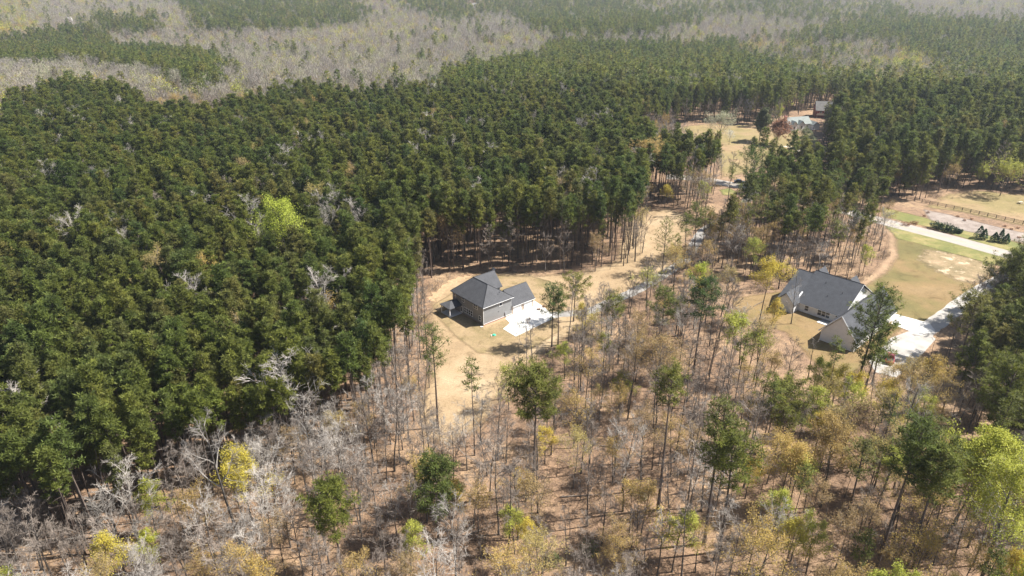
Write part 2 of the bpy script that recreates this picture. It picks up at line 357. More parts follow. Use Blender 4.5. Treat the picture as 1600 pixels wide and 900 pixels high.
sheet('grass_verge', [(1375,347),(1470,370),(1565,396),(1640,420),(1640,438),(1552,414),(1470,392),(1400,373)], 3 * Z, M_verge, 0.8, 'green grass verge on the near side of the road', 2)
sheet('far_verge', [(1375,322),(1440,338),(1530,362),(1660,398),(1660,414),(1560,390),(1460,358),(1375,338)], 3 * Z, M_verge, 0.8, 'tan green verge between the road and the shrubs', 2)
sheet('mulch_bed', [(1440,326),(1480,334),(1560,354),(1660,376),(1660,392),(1560,372),(1500,360),(1450,343)], 4 * Z, M_mulch, 0.8, 'grey mulch bed between the fence and the shrubs', 2)
sheet('green_island', [(1122,296),(1140,293),(1154,300),(1150,306),(1128,305)], 2 * Z, M_verge, 0.7, 'small green grass patch beside the far bend', 2)

road, RP = ribbon('road', [(1040,276),(1090,279),(1130,286),(1175,294),(1230,306),(1300,324),(1380,346),(1470,369),(1558,393),(1640,417),(1800,465)], 8.2, 6 * Z, M_road, 'pale worn two lane road crossing behind the cream house')
for off in (-0.14, 0.14):
    T = np.gradient(RP, axis=0); T /= np.linalg.norm(T, axis=1)[:, None]; N = np.stack([-T[:, 1], T[:, 0]], 1)
    ribbon('centre_line', (RP + N * off)[::6], 0.11, 7 * Z, M_line, parent=road, world=True)
DRV = [(862,492),(890,490),(920,487),(950,474),(985,458),(1022,438),(1050,420),(1075,402),(1084,384),(1100,360),(1128,343),(1158,322),(1182,298)]
ribbon('driveway', DRV, 3.7, 5 * Z, M_gravel, 'pale grey driveway winding from the road to the dark grey house', rag=0.25)
flat('concrete_pad', [(790,498),(796,484),(835,470),(850,480),(868,496),(806,526),(786,514),(797,505)], 0.06, M_conc, 'bright white concrete parking pad at the garage of the dark grey house')
flat('garage_apron', [(1393,506),(1396,490),(1452,505),(1462,518),(1438,524)], 0.06, M_conc, 'white concrete apron at the corner of the cream house')
ribbon('side_driveway', [(1420,540),(1448,515),(1480,492),(1520,462),(1560,440),(1600,424)], [5 + 0 * i for i in range(41)], 5 * Z, M_drive2, 'pale driveway from the road to the cream house', rag=0.2)
flat('parking_court', [(1358,565),(1392,528),(1440,510),(1462,530),(1430,566),(1400,590),(1368,582)], 0.05, M_drive2, 'worn pale concrete parking court beside the cream house')
ribbon('field_track', [(1218,228),(1235,230),(1255,237),(1275,238)], 3.0, 5 * Z, M_pale, 'pale curved track by the far white house', rag=.3)
ribbon('drainage_swale', [(712,540),(740,539),(770,536),(800,532),(826,526)], 0.9, 4 * Z, M_straw, 'thin brown swale line across the front lawn', rag=.1)
ribbon('dirt_bank', [(757,509),(775,503),(800,494)], 1.3, 5 * Z, plain('red_clay', (.42,.24,.14), .95, .2, 2), 'red clay strip along the lit side of the dark grey house', rag=.3)
ribbon('clay_ridge', [(672,470),(690,452),(712,438),(738,428)], 2.6, 3 * Z, plain('orange_clay', (.40,.26,.15), .95, .3, 1), 'orange clay strip along the wood edge behind the dark grey house', rag=.8)

# ------------------------------------------------------------------ houses
def mesh_faces(name, V, F, m, parent):
    me = bpy.data.meshes.new(name); me.from_pydata([tuple(v) for v in V], [], F); me.materials.append(m); me.update(); return link(name, me, parent)
def slab_plane(g, pts, t=0.16):
    """a roof plane with thickness"""
    P = np.array(pts, float); n = np.cross(P[1] - P[0], P[2] - P[0]); n /= np.linalg.norm(n)
    if n[2] < 0: P = P[::-1]; n = -n
    k = len(P); V = np.vstack([P, P - np.array([0, 0, t])])
    tri = k == 3
    if tri:
        g.add(V, [(0,1,2),(5,4,3)]); g.add(V, [(i, i + 3, (i+1) % 3 + 3, (i+1) % 3) for i in range(3)])
    else: g.add(V, [(0,1,2,3),(7,6,5,4)] + [(i, i + 4, (i+1) % 4 + 4, (i+1) % 4) for i in range(4)])
def gable_x(g, x0, x1, y0, y1, z0, zt, zr):
    ym = (y0 + y1) / 2; V = []
    for x in (x0, x1): V += [(x,y0,z0),(x,y1,z0),(x,y1,zt),(x,ym,zr),(x,y0,zt)]
    g.add(V, [(0,1,6,5),(1,2,7,6),(2,3,8,7),(3,4,9,8),(4,0,5,9)]); g.add(V, [(0,4,3),(0,3,2),(0,2,1),(5,8,9),(5,7,8),(5,6,7)])
def gable_y(g, x0, x1, y0, y1, z0, zt, zr):
    xm = (x0 + x1) / 2; V = []
    for y in (y0, y1): V += [(x0,y,z0),(x1,y,z0),(x1,y,zt),(xm,y,zr),(x0,y,zt)]
    g.add(V, [(0,5,6,1),(1,6,7,2),(2,7,8,3),(3,8,9,4),(4,9,5,0)]); g.add(V, [(0,3,4),(0,2,3),(0,1,2),(5,9,8),(5,8,7),(5,7,6)])
def roof_x(parent, x0, x1, y0, y1, ze, zr, m, name='roof'):
    ym = (y0 + y1) / 2; g = Geo()
    slab_plane(g, [(x0,y0,ze),(x1,y0,ze),(x1,ym,zr),(x0,ym,zr)]); slab_plane(g, [(x0,y1,ze),(x1,y1,ze),(x1,ym,zr-.003),(x0,ym,zr-.003)])
    return link(name, g.mesh(name, m), parent)
def roof_y(parent, x0, x1, y0, y1, ze, zr, m, name='roof'):
    xm = (x0 + x1) / 2; g = Geo()
    slab_plane(g, [(x0,y0,ze),(x0,y1,ze),(xm,y1,zr),(xm,y0,zr)]); slab_plane(g, [(x1,y0,ze),(x1,y1,ze),(xm,y1,zr-.003),(xm,y0,zr-.003)])
    return link(name, g.mesh(name, m), parent)
def window(parent, face, a, z, w_, h, plane, mull=True):
    """face 'x': window in the plane x=plane facing -x (a = y centre); face 'y': plane y=plane facing -y; '+x' facing +x"""
    f = Geo(); t = 0.09
    def bx(g, a0, a1, z0, z1, d0, d1):
        if face == 'x': g.box((plane - d1, a0, z0), (plane - d0, a1, z1))
        elif face == '+x': g.box((plane + d0, a0, z0), (plane + d1, a1, z1))
        elif face == 'y': g.box((a0, plane - d1, z0), (a1, plane - d0, z1))
        else: g.box((a0, plane + d0, z0), (a1, plane + d1, z1))
    a0, a1, z0, z1 = a - w_/2, a + w_/2, z - h/2, z + h/2
    bx(f, a0 - t, a0, z0 - t, z1 + t, -.02, .08); bx(f, a1, a1 + t, z0 - t, z1 + t, -.02, .08)
    bx(f, a0, a1, z1, z1 + t, -.02, .078); bx(f, a0, a1, z0 - t, z0, -.02, .078)
    if mull: bx(f, a0, a1, z - .04, z + .04, 0, .06)
    fo = link('window', f.mesh('window', M_trim), parent)
    for zz0, zz1 in (((z0, z - .04), (z + .04, z1)) if mull else ((z0, z1),)):
        p = Geo(); bx(p, a0, a1, zz0, zz1, -.01, .025); link('pane', p.mesh('pane', M_glass), fo)
    return fo
def gutter(parent, p0, p1, name='fascia', m=None, s=.055):
    g = Geo(); g.tube([p0, np.mean([p0, p1], 0), p1], s, 4); return link(name, g.mesh(name, m or M_trim), parent)

def house_one():
    A = at(755.5, 509.2); h = empty('grey_house', (A[0], A[1], 0), R(40.6), 'two storey dark grey house with hipped charcoal roof and white garage in the clearing', 'house')
    g = Geo(); g.box((0, 0, .35), (10.1, 14.0, 5.75)); g.box((10.0, 7.6, .35), (12.2, 13.9, 5.74)); link('wall', g.mesh('wall', M_sid), h)
    g = Geo(); g.box((-.04, -.04, -.05), (10.14, 14.04, .36)); g.box((10.1, 7.5, -.05), (12.24, 13.94, .355)); link('foundation', g.mesh('foundation', M_found), h)
    e = .45; g = Geo(); ze, zr = 5.62, 9.45
    c = [(-e,-e,ze),(10.1+e,-e,ze),(10.1+e,14.4,ze),(-e,14.4,ze)]; r0, r1 = (5.05, 4.3, zr), (5.05, 10.7, zr)
    slab_plane(g, [c[0], c[1], r0]); slab_plane(g, [c[3], c[0], r0, r1]); slab_plane(g, [c[1], c[2], r1, r0]); slab_plane(g, [c[2], c[3], r1])
    link('roof', g.mesh('roof', M_roof), h)
    roof_x(h, 5.06, 12.65, 7.0, 14.38, 5.63, 9.43, M_roof)
    g = Geo(); gable_x(g, 9.0, 12.2, 7.61, 13.88, 5.7, 5.72, 8.95); link('gable', g.mesh('gable', M_sid), h)
    g = Geo(); gable_x(g, 10.12, 18.3, .12, 7.2, -.02, 2.6, 6.1); link('garage_wall', g.mesh('garage_wall', M_brick), h)
    roof_x(h, 10.13, 18.75, -.32, 7.6, 2.62, 6.45, M_roof, 'garage_roof')
    for a0, a1, z0, z1 in ((10.75, 13.75, .02, 2.25), (14.75, 17.75, .02, 2.25)):
        d = Geo(); d.box((a0, .04, z0), (a1, .2, z1)); do = link('garage_door', d.mesh('garage_door', M_trim), h)
        for k in range(4):
            for j in range(4):
                q = Geo(); w4 = (a1 - a0) / 4; q.box((a0 + j*w4 + .08, .015, z0 + k*.555 + .07), (a0 + (j+1)*w4 - .08, .045, z0 + (k+1)*.555 - .05)); link('panel', q.mesh('panel', M_trim), do)
    for v, z, wd, hh in ((12.9, 4.6, .8, 1.3), (9.0, 4.6, .8, 1.3), (3.9, 4.6, .8, 1.35), (3.0, 4.6, .8, 1.35), (8.2, 1.75, .85, 1.5), (7.2, 1.75, .85, 1.5), (6.2, 1.75, .85, 1.5), (5.2, 1.75, .85, 1.5), (1.5, 1.75, .8, 1.4)):
        window(h, 'x', v, z, wd, hh, 0)
    d = Geo(); d.box((-.07, 9.5, .36), (.02, 10.4, 2.45)); do = link('door', d.mesh('door', M_trim), h)
    q = Geo(); q.box((-.09, 9.65, .7), (-.06, 10.25, 2.25)); link('pane', q.mesh('pane', M_glass), do)
    window(h, 'y', 6.1, 4.6, .95, .95, 0, False)
    g = Geo(); g.box((7.6, -.22, .7), (7.95, 0.01, 1.7)); g.box((7.7, -.12, 0), (7.85, -.01, .7)); link('meter_box', g.mesh('meter_box', plain('meter_grey', (.3,.3,.31))), h)
    g = Geo(); g.box((5.3, -.09, 2.55), (5.5, 0.01, 2.75)); link('vent_cover', g.mesh('vent_cover', M_fascia), h)
    for p in ((6.3, 1.3), (7.2, 1.6)):
        g = Geo(); zz = 5.62 + (p[1] + e) * .84; g.tube([(p[0], p[1], zz - .2), (p[0], p[1], zz + .2), (p[0], p[1], zz + .45)], .06, 6); link('roof_vent', g.mesh('roof_vent', M_fascia), h)
    gutter(h, (-e,-e-.03,ze-.12), (10.55,-e-.03,ze-.12)); gutter(h, (-e-.03,-e,ze-.12), (-e-.03,14.4,ze-.12), m=M_fascia); gutter(h, (10.2,-.37,2.5), (18.75,-.37,2.5))
    g = Geo(); g.box((-.02, -.03, .3), (.1, -.001, 5.6)); g.box((0.0, -.035, .3), (10.1, -.002, .48)); link('corner_board', g.mesh('corner_board', M_trim), h)
    # covered patio on its posts
    g = Geo(); g.box((-4.1, 9.8, -.02), (-.05, 14.1, .16)); link('patio_slab', g.mesh('patio_slab', plain('grey_slab', (.62,.62,.62))), h)
    g = Geo(); c = [(-4.35, 9.55, 2.72), (0, 9.55, 2.72), (0, 14.4, 2.72), (-4.35, 14.4, 2.72)]; r1, r2 = (0, 11.97, 3.75), (-2.2, 11.97, 3.75)
    slab_plane(g, [c[0], c[1], r1, r2]); slab_plane(g, [c[3], c[0], r2]); slab_plane(g, [c[2], c[3], r2, r1]); link('patio_roof', g.mesh('patio_roof', M_roof), h)
    for px, py in ((-4.0, 9.95), (-4.0, 13.95)):
        g = Geo(); g.box((px - .1, py - .1, .16), (px + .1, py + .1, 2.6)); link('post', g.mesh('post', M_trim), h)
    g = Geo(); g.box((-4.12, 9.82, 2.42), (-3.9, 14.1, 2.62)); g.box((-3.9, 9.83, 2.42), (-.01, 10.03, 2.615)); link('beam', g.mesh('beam', M_trim), h)
    return h
hh = house_one()
M_cap = shingle('ridge_cap_shingles', (.060,.060,.063))
for a_, b_ in (((-.45,-.45,5.66),(5.05,4.3,9.49)), ((10.55,-.45,5.66),(5.05,4.3,9.49)), ((5.05,4.3,9.49),(5.05,10.7,9.49)), ((5.05,10.69,9.47),(12.65,10.69,9.47)), ((10.2,3.64,6.48),(18.75,3.64,6.48)), ((-.45,14.4,5.66),(5.05,10.7,9.48))): gutter(hh, a_, b_, 'ridge_cap', M_cap, .07)

def house_two():
    B = at(1280, 530.8); h = empty('cream_house', (B[0], B[1], 0), R(-47), 'single storey cream house with large grey roof beside the worn parking court', 'house')
    g = Geo(); gable_y(g, 0, 8.8, 0, 26, -.02, 2.9, 8.25); link('garage_wing_wall', g.mesh('garage_wing_wall', M_cream), h)
    roof_y(h, -.5, 9.3, -.4, 26.4, 2.75, 8.65, M_roof2, 'garage_wing_roof')
    g = Geo(); g.box((-12.6, 12.3, -.02), (.3, 32.5, 2.9)); link('wall', g.mesh('wall', M_cream), h)
    g = Geo(); gable_x(g, -12.6, 0.0, 12.31, 32.49, 2.85, 2.88, 8.65); link('gable', g.mesh('gable', M_cream), h)
    roof_x(h, -13.1, .6, 11.7, 33.1, 2.75, 9.1, M_roof2)
    g = Geo(); gable_x(g, -17.2, -12.5, 11.2, 32.0, -.02, 2.88, 7.9); link('side_wall', g.mesh('side_wall', M_cream), h)
    roof_x(h, -17.7, -12.9, 10.7, 32.5, 2.76, 8.35, M_roof2, 'side_roof')
    g = Geo(); gable_y(g, -17.0, -12.0, 9.0, 14.0, -.02, 2.86, 5.4); link('bay_wall', g.mesh('bay_wall', M_cream), h)
    roof_y(h, -17.4, -11.6, 8.6, 17.5, 2.72, 5.75, M_roof2, 'bay_roof')
    for u0 in (-12.6, -3.6):
        g = Geo(); gable_y(g, u0 - 1.8, u0 + 2.4, 23.5, 26.2, 3.0, 6.2, 9.0); link('dormer', g.mesh('dormer', M_cream), h)
        roof_y(h, u0 - 2.4, u0 + 3.0, 22.6, 26.6, 6.0, 9.45, M_roof2, 'dormer_roof')
    for u in (-5.9, -4.75, -3.6): window(h, 'y', u, 1.6, 1.0, 1.75, 12.3)
    window(h, 'y', -9.6, 1.5, 1.0, 1.5, 12.3)
    g = Geo(); g.box((-1.4, 12.12, 1.9), (-1.1, 12.31, 2.25)); link('lamp_box', g.mesh('lamp_box', M_fascia), h)
    g = Geo(); g.box((4.3, -.1, .6), (4.6, 0.01, 1.0)); link('meter_box', g.mesh('meter_box', M_fascia), h)
    for v in (19.0, 23.2):
        g = Geo(); g.box((8.79, v - 1.6, .03), (8.88, v + 1.6, 2.3)); link('garage_door', g.mesh('garage_door', M_trim), h)
    g = Geo(); g.box((-4.9, 9.0, -.02), (.1, 10.6, .12)); link('step_slab', g.mesh('step_slab', M_conc), h)
    g = Geo(); g.box((-4.6, 10.6, -.02), (-.01, 12.28, .1)); link('patio_slab', g.mesh('patio_slab', M_gravel), h)
    # white rake boards and gutters
    g = Geo()
    for s_ in (-1, 1):
        g.tube([(4.4 + s_*4.9, -.42, 2.78), (4.4 + s_*2.45, -.42, 5.73), (4.4, -.42, 8.68)], .15, 4)
    link('rake_board', g.mesh('rake_board', M_trim), h)
    gutter(h, (-11.4, 11.66, 2.62), (-.6, 11.66, 2.62)); gutter(h, (9.34, -.4, 2.62), (9.34, 26.4, 2.62)); gutter(h, (.62, 11.7, 2.6), (.62, 22.4, 8.98), 'rake_board')
    gutter(h, (.62, 33.1, 2.6), (.62, 22.4, 8.98), 'rake_board')
    return h
hh = house_two()
for a_, b_ in (((4.4,-.4,8.68),(4.4,26.4,8.68)), ((-13.1,22.4,9.13),(.6,22.4,9.13)), ((-17.7,21.6,8.38),(-12.9,21.6,8.38))): gutter(hh, a_, b_, 'ridge_cap', M_cap, .08)
for p_ in ((-3.0,18.0),(-8.5,19.5),(-6.0,16.0)):
    g = Geo(); zz = 2.75 + (p_[1] - 11.7) * .593; g.tube([(p_[0], p_[1], zz - .2), (p_[0], p_[1], zz + .2), (p_[0], p_[1], zz + .42)], .08, 6); link('roof_vent', g.mesh('roof_vent', M_fascia), hh)

def far_house_white():
    P = at(1250, 203); h = empty('white_house', (P[0], P[1], 0), R(16), 'distant white house with pale green roof and brick chimney at the edge of the field', 'house')
    g = Geo(); gable_x(g, -9, 7, 0, 8, -.02, 3.6, 6.9); link('wall', g.mesh('wall', M_trim), h)
    roof_x(h, -9.5, 7.5, -.5, 8.5, 3.5, 7.2, M_roof3)
    for x in (-7.3, -2.3):
        g = Geo(); gable_y(g, x, x + 3.6, -1.6, 4, -.02, 3.7, 5.5); link('front_gable', g.mesh('front_gable', M_trim), h)
        roof_y(h, x - .3, x + 3.9, -2.0, 4, 3.6, 5.8, M_roof3, 'gable_roof')
        window(h, 'y', x + 1.8, 1.8, 1.2, 1.5, -1.6)
    g = Geo(); g.box((-10.2, 1.8, -.02), (-9.01, 3.6, 8.3)); link('chimney', g.mesh('chimney', M_rbrick), h)
    g = Geo(); gable_y(g, 7.1, 11.5, -2.5, 5, -.02, 2.8, 4.4); link('porch', g.mesh('porch', M_cream), h)
    roof_y(h, 6.8, 11.8, -2.8, 5.3, 2.7, 4.7, M_roof3, 'porch_roof')
    for x in (1.8, 4.0): window(h, 'y', x + .6, 1.9, .9, 1.5, 0)
    return h
far_house_white()
def far_house_red():
    P = at(1291, 184); h = empty('red_house', (P[0], P[1], 0), R(-12), 'distant red wooden house with steep grey roof and brick chimney in the pines', 'house')
    g = Geo(); gable_x(g, -7, 6, 0, 9, -.02, 5.0, 9.3); link('wall', g.mesh('wall', M_redsid), h)
    roof_x(h, -7.5, 5.7, -1.2, 9.7, 4.6, 9.8, M_roof4)
    g = Geo(); g.box((4.6, -1.6, -.02), (6.2, -.02, 10.8)); link('chimney', g.mesh('chimney', M_rbrick), h)
    g = Geo(); g.box((-6.5, -2.6, 1.9), (4, -.02, 2.1)); g.box((-6.5, -2.6, 2.1), (4, -2.5, 3.0)); link('deck', g.mesh('deck', M_pale), h)
    for x in (-6.4, -1.4, 3.7):
        g = Geo(); g.box((x - .08, -2.58, -.02), (x + .08, -2.42, 1.9)); link('post', g.mesh('post', M_pale), h)
    for x in (-4, -1, 2): window(h, 'y', x, 3.6, 1.1, 1.3, 0)
    g = Geo(); g.box((1.5, -4.4, -.02), (6.4, -2.7, 2.6)); link('porch', g.mesh('porch', M_pale), h)
    return h
far_house_red()
def tiny_house(px, py, label, w_=12, col=M_trim, rf=M_roof4, rz=0.2, y0=None, lift=0):
    # far houses in the hills: walk the pixel ray to the terrain
    u = (px - 800) / FPX; v = (py - 450) / FPX; d = np.array([u, cp - v * sp, -sp - v * cp]); t = 400.0
    while t < 6000:
        p = np.array([0, 0, CAM_H]) + d * t
        if p[2] - 13 < terrain(p[0], p[1]): break
        t += 5
    z = float(terrain(p[0], p[1]))
    h = empty('distant_house', (p[0], p[1], z), rz, label, 'house')
    H_ = 11 + lift
    g = Geo(); gable_x(g, -w_/2, w_/2, -4, 4, -3, H_, H_ + 3.2); link('wall', g.mesh('wall', col), h)
    roof_x(h, -w_/2 - .5, w_/2 + .5, -4.6, 4.6, H_ - .2, H_ + 3.5, rf)
    for k in range(3): window(h, 'y', -w_/2 + (k + .5) * w_/3, H_ - 2.2, 1.3, 1.8, -4)
    return (p[0], p[1], w_)
FAR = [tiny_house(159, 9, 'white house with dark roof far behind the woods at upper left', 16), tiny_house(206, 4, 'pale house with tan deck far away right of the upper left white house', 14),
       tiny_house(109, 29, 'tiny white shed glimpsed in the grey woods at far upper left', 5, M_trim, M_trim), tiny_house(126, 28, 'small white outbuilding right of the tiny white shed in the grey woods', 4, M_trim, M_trim),
       tiny_house(408, 5, 'small pale house in the dark pines at the top, left of centre', 10), tiny_house(741, 6, 'small pale house in the pines at the top, near the middle', 12)]

# ------------------------------------------------------------------ tree models
def curve_pts(p, d, L, n, bend, wob):
    P = [np.array(p, float)]; d = np.array(d, float); d /= np.linalg.norm(d)
    for i in range(n):
        d = d + np.array(bend) / n + rng.normal(size=3) * wob; d /= np.linalg.norm(d); P.append(P[-1] + d * L / n)
    return np.array(P), d
def pine(h=23.0, cr=2.6, cf=0.38, nb=30, per=30, clump=0.95, nlen=0.55, nw=0.19, dead=6, tr=0.17, lean=0.0, sparse=1.0, flatness=1.0, lopside=0.0):
    """loblolly pine: trunk Geo, crown Geo.  cf = share of the height that carries the crown"""
    T, K = Geo(), Geo()
    P, _ = curve_pts((0, 0, -.3), (lean, 0, 1), h * 0.97, 7, (0, 0, .1), 0.012)
    T.tube(P, np.linspace(tr, tr * .25, len(P)) * np.array([1.25] + [1] * 7), 6, 0)
    def on(z): return np.array([np.interp(z, P[:, 2], P[:, 0]), np.interp(z, P[:, 2], P[:, 1]), z])
    for k in range(dead):
        z = h * rng.uniform(.12, max(.2, 1 - cf)); a = rng.uniform(0, 6.28); L = rng.uniform(.6, 1.8)
        b = on(z); e = b + np.array([math.cos(a) * L, math.sin(a) * L, rng.uniform(-.3, .3)])
        T.tube([b, (b + e) / 2 + (0, 0, .1), e], [.04, .03, .01], 3, 0)
    z0 = h * (1 - cf); ga = rng.uniform(0, 6.28)
    for k in range(nb):
        t = (k + rng.uniform(0, 1)) / nb; z = z0 + (h - z0) * t * .97; a = ga + k * 2.4 + rng.uniform(-.4, .4)
        prof = (math.sin(math.pi * min(1, (t * .80 + .16))) ** .75) * flatness
        L = cr * prof * rng.uniform(.68, 1.18) * (1 + lopside * math.cos(a)) + .25; up = rng.uniform(-.05, .30) + .75 * t
        b = on(z); Q, dd = curve_pts(b, (math.cos(a), math.sin(a), up), L, 4, (0, 0, .45), .1)
        T.tube(Q, np.linspace(.055 * (tr / .17), .015, len(Q)), 3, 0)
        nc = max(2, int(round(L / clump * 1.5 * sparse)))
        for c in range(nc):
            s_ = (c + .6) / nc if nc > 1 else 1; s_ = .32 + .68 * s_; q = np.array([np.interp(s_ * 4, range(5), Q[:, i]) for i in range(3)])
            q = q + rng.normal(size=3) * clump * (.35, .35, .25); ct = rng.uniform(0, 1)
            n = per; D = rng.normal(size=(n, 3)); D[:, 2] = D[:, 2] * .8 + .35; D /= np.linalg.norm(D, axis=1)[:, None]
            o_ = D * rng.uniform(.05, .75, (n, 1)) * clump * np.array([1, 1, .62])
            K.spikes(q + o_, D, nlen * rng.uniform(.7, 1.2, n), nw * rng.uniform(.8, 1.2, n), 0, np.clip(ct * .75 + rng.uniform(0, .25, n), 0, 1), .6)
    return T, K
def broadleaf(h=15.0, cr=4.0, trunk_f=0.35, limbs=5, sub=5, tw=6, tr=0.16, bud=0, budsize=.22, budspread=.35, lean=(0, 0), twigr=.016, ends=1, spread=.55, wob=.12, conical=False):
    """recursive branching tree: trunk Geo (material 0 trunk, 1 limbs+twigs), leaf Geo"""
    T, K = Geo(), Geo(); tips = []
    P, d = curve_pts((0, 0, -.2), (lean[0], lean[1], 1), h * .92, 7, (0, 0, .15), .03)
    T.tube(P, np.linspace(tr, tr * .22, 8) * np.array([1.3] + [1] * 7), 5, 0)
    def on(t): return np.array([np.interp(t * 7, range(8), P[:, i]) for i in range(3)])
    a0 = rng.uniform(0, 6.28)
    for k in range(limbs):
        t = trunk_f + (1 - trunk_f) * (k + rng.uniform(0, .8)) / limbs; a = a0 + k * 2.4 + rng.uniform(-.3, .3)
        prof = (1.05 - .75 * (t - trunk_f) / (1 - trunk_f)) if not conical else (1.1 - (t - trunk_f) / (1 - trunk_f))
        L = cr * 1.25 * prof * rng.uniform(.75, 1.15) + .4; el = rng.uniform(.5, 1.1) + .5 * t
        b = on(t); r1 = tr * .5 * (1 - .5 * t)
        Q, _ = curve_pts(b, (math.cos(a) * (spread + .4), math.sin(a) * (spread + .4), el), L, 4, (0, 0, .25), wob)
        T.tube(Q, np.linspace(r1, r1 * .3, 5), 4, 1)
        for j in range(sub):
            s1 = .25 + .75 * (j + .7) / sub; b1 = np.array([np.interp(s1 * 4, range(5), Q[:, i]) for i in range(3)]); dr = Q[min(4, int(s1 * 4) + 0)] - Q[max(0, int(s1 * 4) - 1)]
            dr = dr / (np.linalg.norm(dr) + 1e-6) + rng.normal(size=3) * .65; dr[2] += .2; L1 = L * rng.uniform(.28, .5) * (1.25 - s1 * .5)
            Q1, _ = curve_pts(b1, dr, L1, 3, (0, 0, .2), wob * 1.3)
            T.tube(Q1, np.linspace(r1 * .32 + .008, .014, 4), 3, 1)
            for m_ in range(tw):
                s2 = .2 + .8 * (m_ + .8) / tw; b2 = np.array([np.interp(s2 * 3, range(4), Q1[:, i]) for i in range(3)])
                d2 = (Q1[-1] - Q1[0]) / (L1 + 1e-6) + rng.normal(size=3) * .75; d2 /= np.linalg.norm(d2); L2 = L1 * rng.uniform(.25, .6) + .15
                e = b2 + d2 * L2; T.tube([b2, e], [twigr, twigr * .35], 3, 1); tips.append(e)
                for _k in range(ends):
                    s3 = rng.uniform(.2, .9); b3 = b2 + d2 * L2 * s3; d3 = d2 + rng.normal(size=3) * .7; d3 /= np.linalg.norm(d3)
                    e3 = b3 + d3 * L2 * rng.uniform(.4, .8); T.tube([b3, e3], [twigr * .7, twigr * .25], 3, 1); tips.append(e3)
    if bud:
        tips = np.array(tips); Pb = np.repeat(tips, bud, 0); ct = np.repeat(rng.uniform(0, 1, len(tips)), bud)
        Pb = Pb + rng.normal(size=Pb.shape) * budspread
        K.leaves(Pb, budsize * rng.uniform(.6, 1.4, len(Pb)), 0, np.clip(ct * .7 + rng.uniform(0, .3, len(Pb)), 0, 1))
    return T, K
def bush(r=1.0, h=1.5, n=260, size=.22, stems=6, conical=False):
    T, K = Geo(), Geo()
    for k in range(stems):
        a = rng.uniform(0, 6.28); e = np.array([math.cos(a) * r * .5, math.sin(a) * r * .5, h * .7]); T.tube([(0, 0, -.05), e * .5 + rng.normal(size=3) * .05, e], [.04, .03, .01], 3)
    D = rng.normal(size=(n, 3)); D /= np.linalg.norm(D, axis=1)[:, None]; rr = rng.uniform(.55, 1.0, n) ** .6
    P = D * rr[:, None]; P[:, 2] = P[:, 2] * .5 + .5
    if conical: s_ = (1.08 - P[:, 2:3]); P[:, :2] = P[:, :2] / (np.linalg.norm(P[:, :2], axis=1)[:, None] + .3) * s_ * rng.uniform(.7, 1.15, (n, 1))
    lob = .82 + .25 * np.sin(D[:, 0] * 5 + 1) * np.sin(D[:, 1] * 6)
    P = P * np.array([r, r, h]) * (lob[:, None] if not conical else 1)
    K.leaves(P, size * rng.uniform(.7, 1.4, n), 0, rng.uniform(0, 1, n), .3)
    return T, K
def far_pine(h=22, cr=3.4, n=230):
    g = Geo(); g.tube([(0, 0, -3), (0, 0, h * .5), (0, 0, h * .93)], [.3, .22, .08], 4, 0)
    nc = 26; t = (np.arange(nc) + rng.uniform(0, 1, nc)) / nc; a = np.arange(nc) * 2.4; z = h * (.48 + .50 * t)
    rad = cr * np.sin(np.pi * np.clip(t * .8 + .17, 0, 1)) * rng.uniform(.35, 1.05, nc)
    Cc = np.stack([np.cos(a) * rad, np.sin(a) * rad, z], 1); k = n // nc
    P = np.repeat(Cc, k, 0); D = rng.normal(size=P.shape); D[:, 2] = D[:, 2] * .7 + .35; D /= np.linalg.norm(D, axis=1)[:, None]
    P = P + D * rng.uniform(.1, 1.1, (len(P), 1)) * (1, 1, .65)
    g.spikes(P, D, rng.uniform(.9, 1.5, len(P)), rng.uniform(.5, .85, len(P)), 1, np.clip(np.repeat(rng.uniform(0, .75, nc), k) + rng.uniform(0, .25, len(P)), 0, 1), .6)
    return g
def far_broad(h=17, cr=4.2, n=260, leaf=.75, twig=True):
    g = Geo(); g.tube([(0, 0, -3), (0.2, 0, h * .45), (0, .1, h * .85)], [.26, .18, .05], 4, 0)
    tips = []
    for k in range(9):
        a = k * 2.4; z = h * (.35 + .06 * k); e = np.array([math.cos(a) * cr * rng.uniform(.5, .95), math.sin(a) * cr * rng.uniform(.5, .95), min(h, z + h * rng.uniform(.18, .34))])
        g.tube([(0, 0, z), (e + (0, 0, z)) / 2 * (1, 1, 1.02), e], [.12, .08, .03], 3, 0); tips.append(e)
    nc = 22; D = rng.normal(size=(nc, 3)); D /= np.linalg.norm(D, axis=1)[:, None]; Cc = D * rng.uniform(.45, .9, (nc, 1)) * np.array([cr, cr, h * .27]) + (0, 0, h * .70)
    k = n // nc; P = np.repeat(Cc, k, 0) + rng.normal(size=(nc * k, 3)) * (.9, .9, .7); ct = np.repeat(rng.uniform(0, .7, nc), k) + rng.uniform(0, .3, nc * k)
    if twig:
        D = rng.normal(size=P.shape) * .6; D[:, 2] += .9; D /= np.linalg.norm(D, axis=1)[:, None]; g.spikes(P, D, rng.uniform(1.2, 2.4, len(P)), rng.uniform(.10, .22, len(P)), 1, ct)
    else: g.leaves(P, leaf * rng.uniform(.6, 1.3, len(P)), 1, ct)
    return g

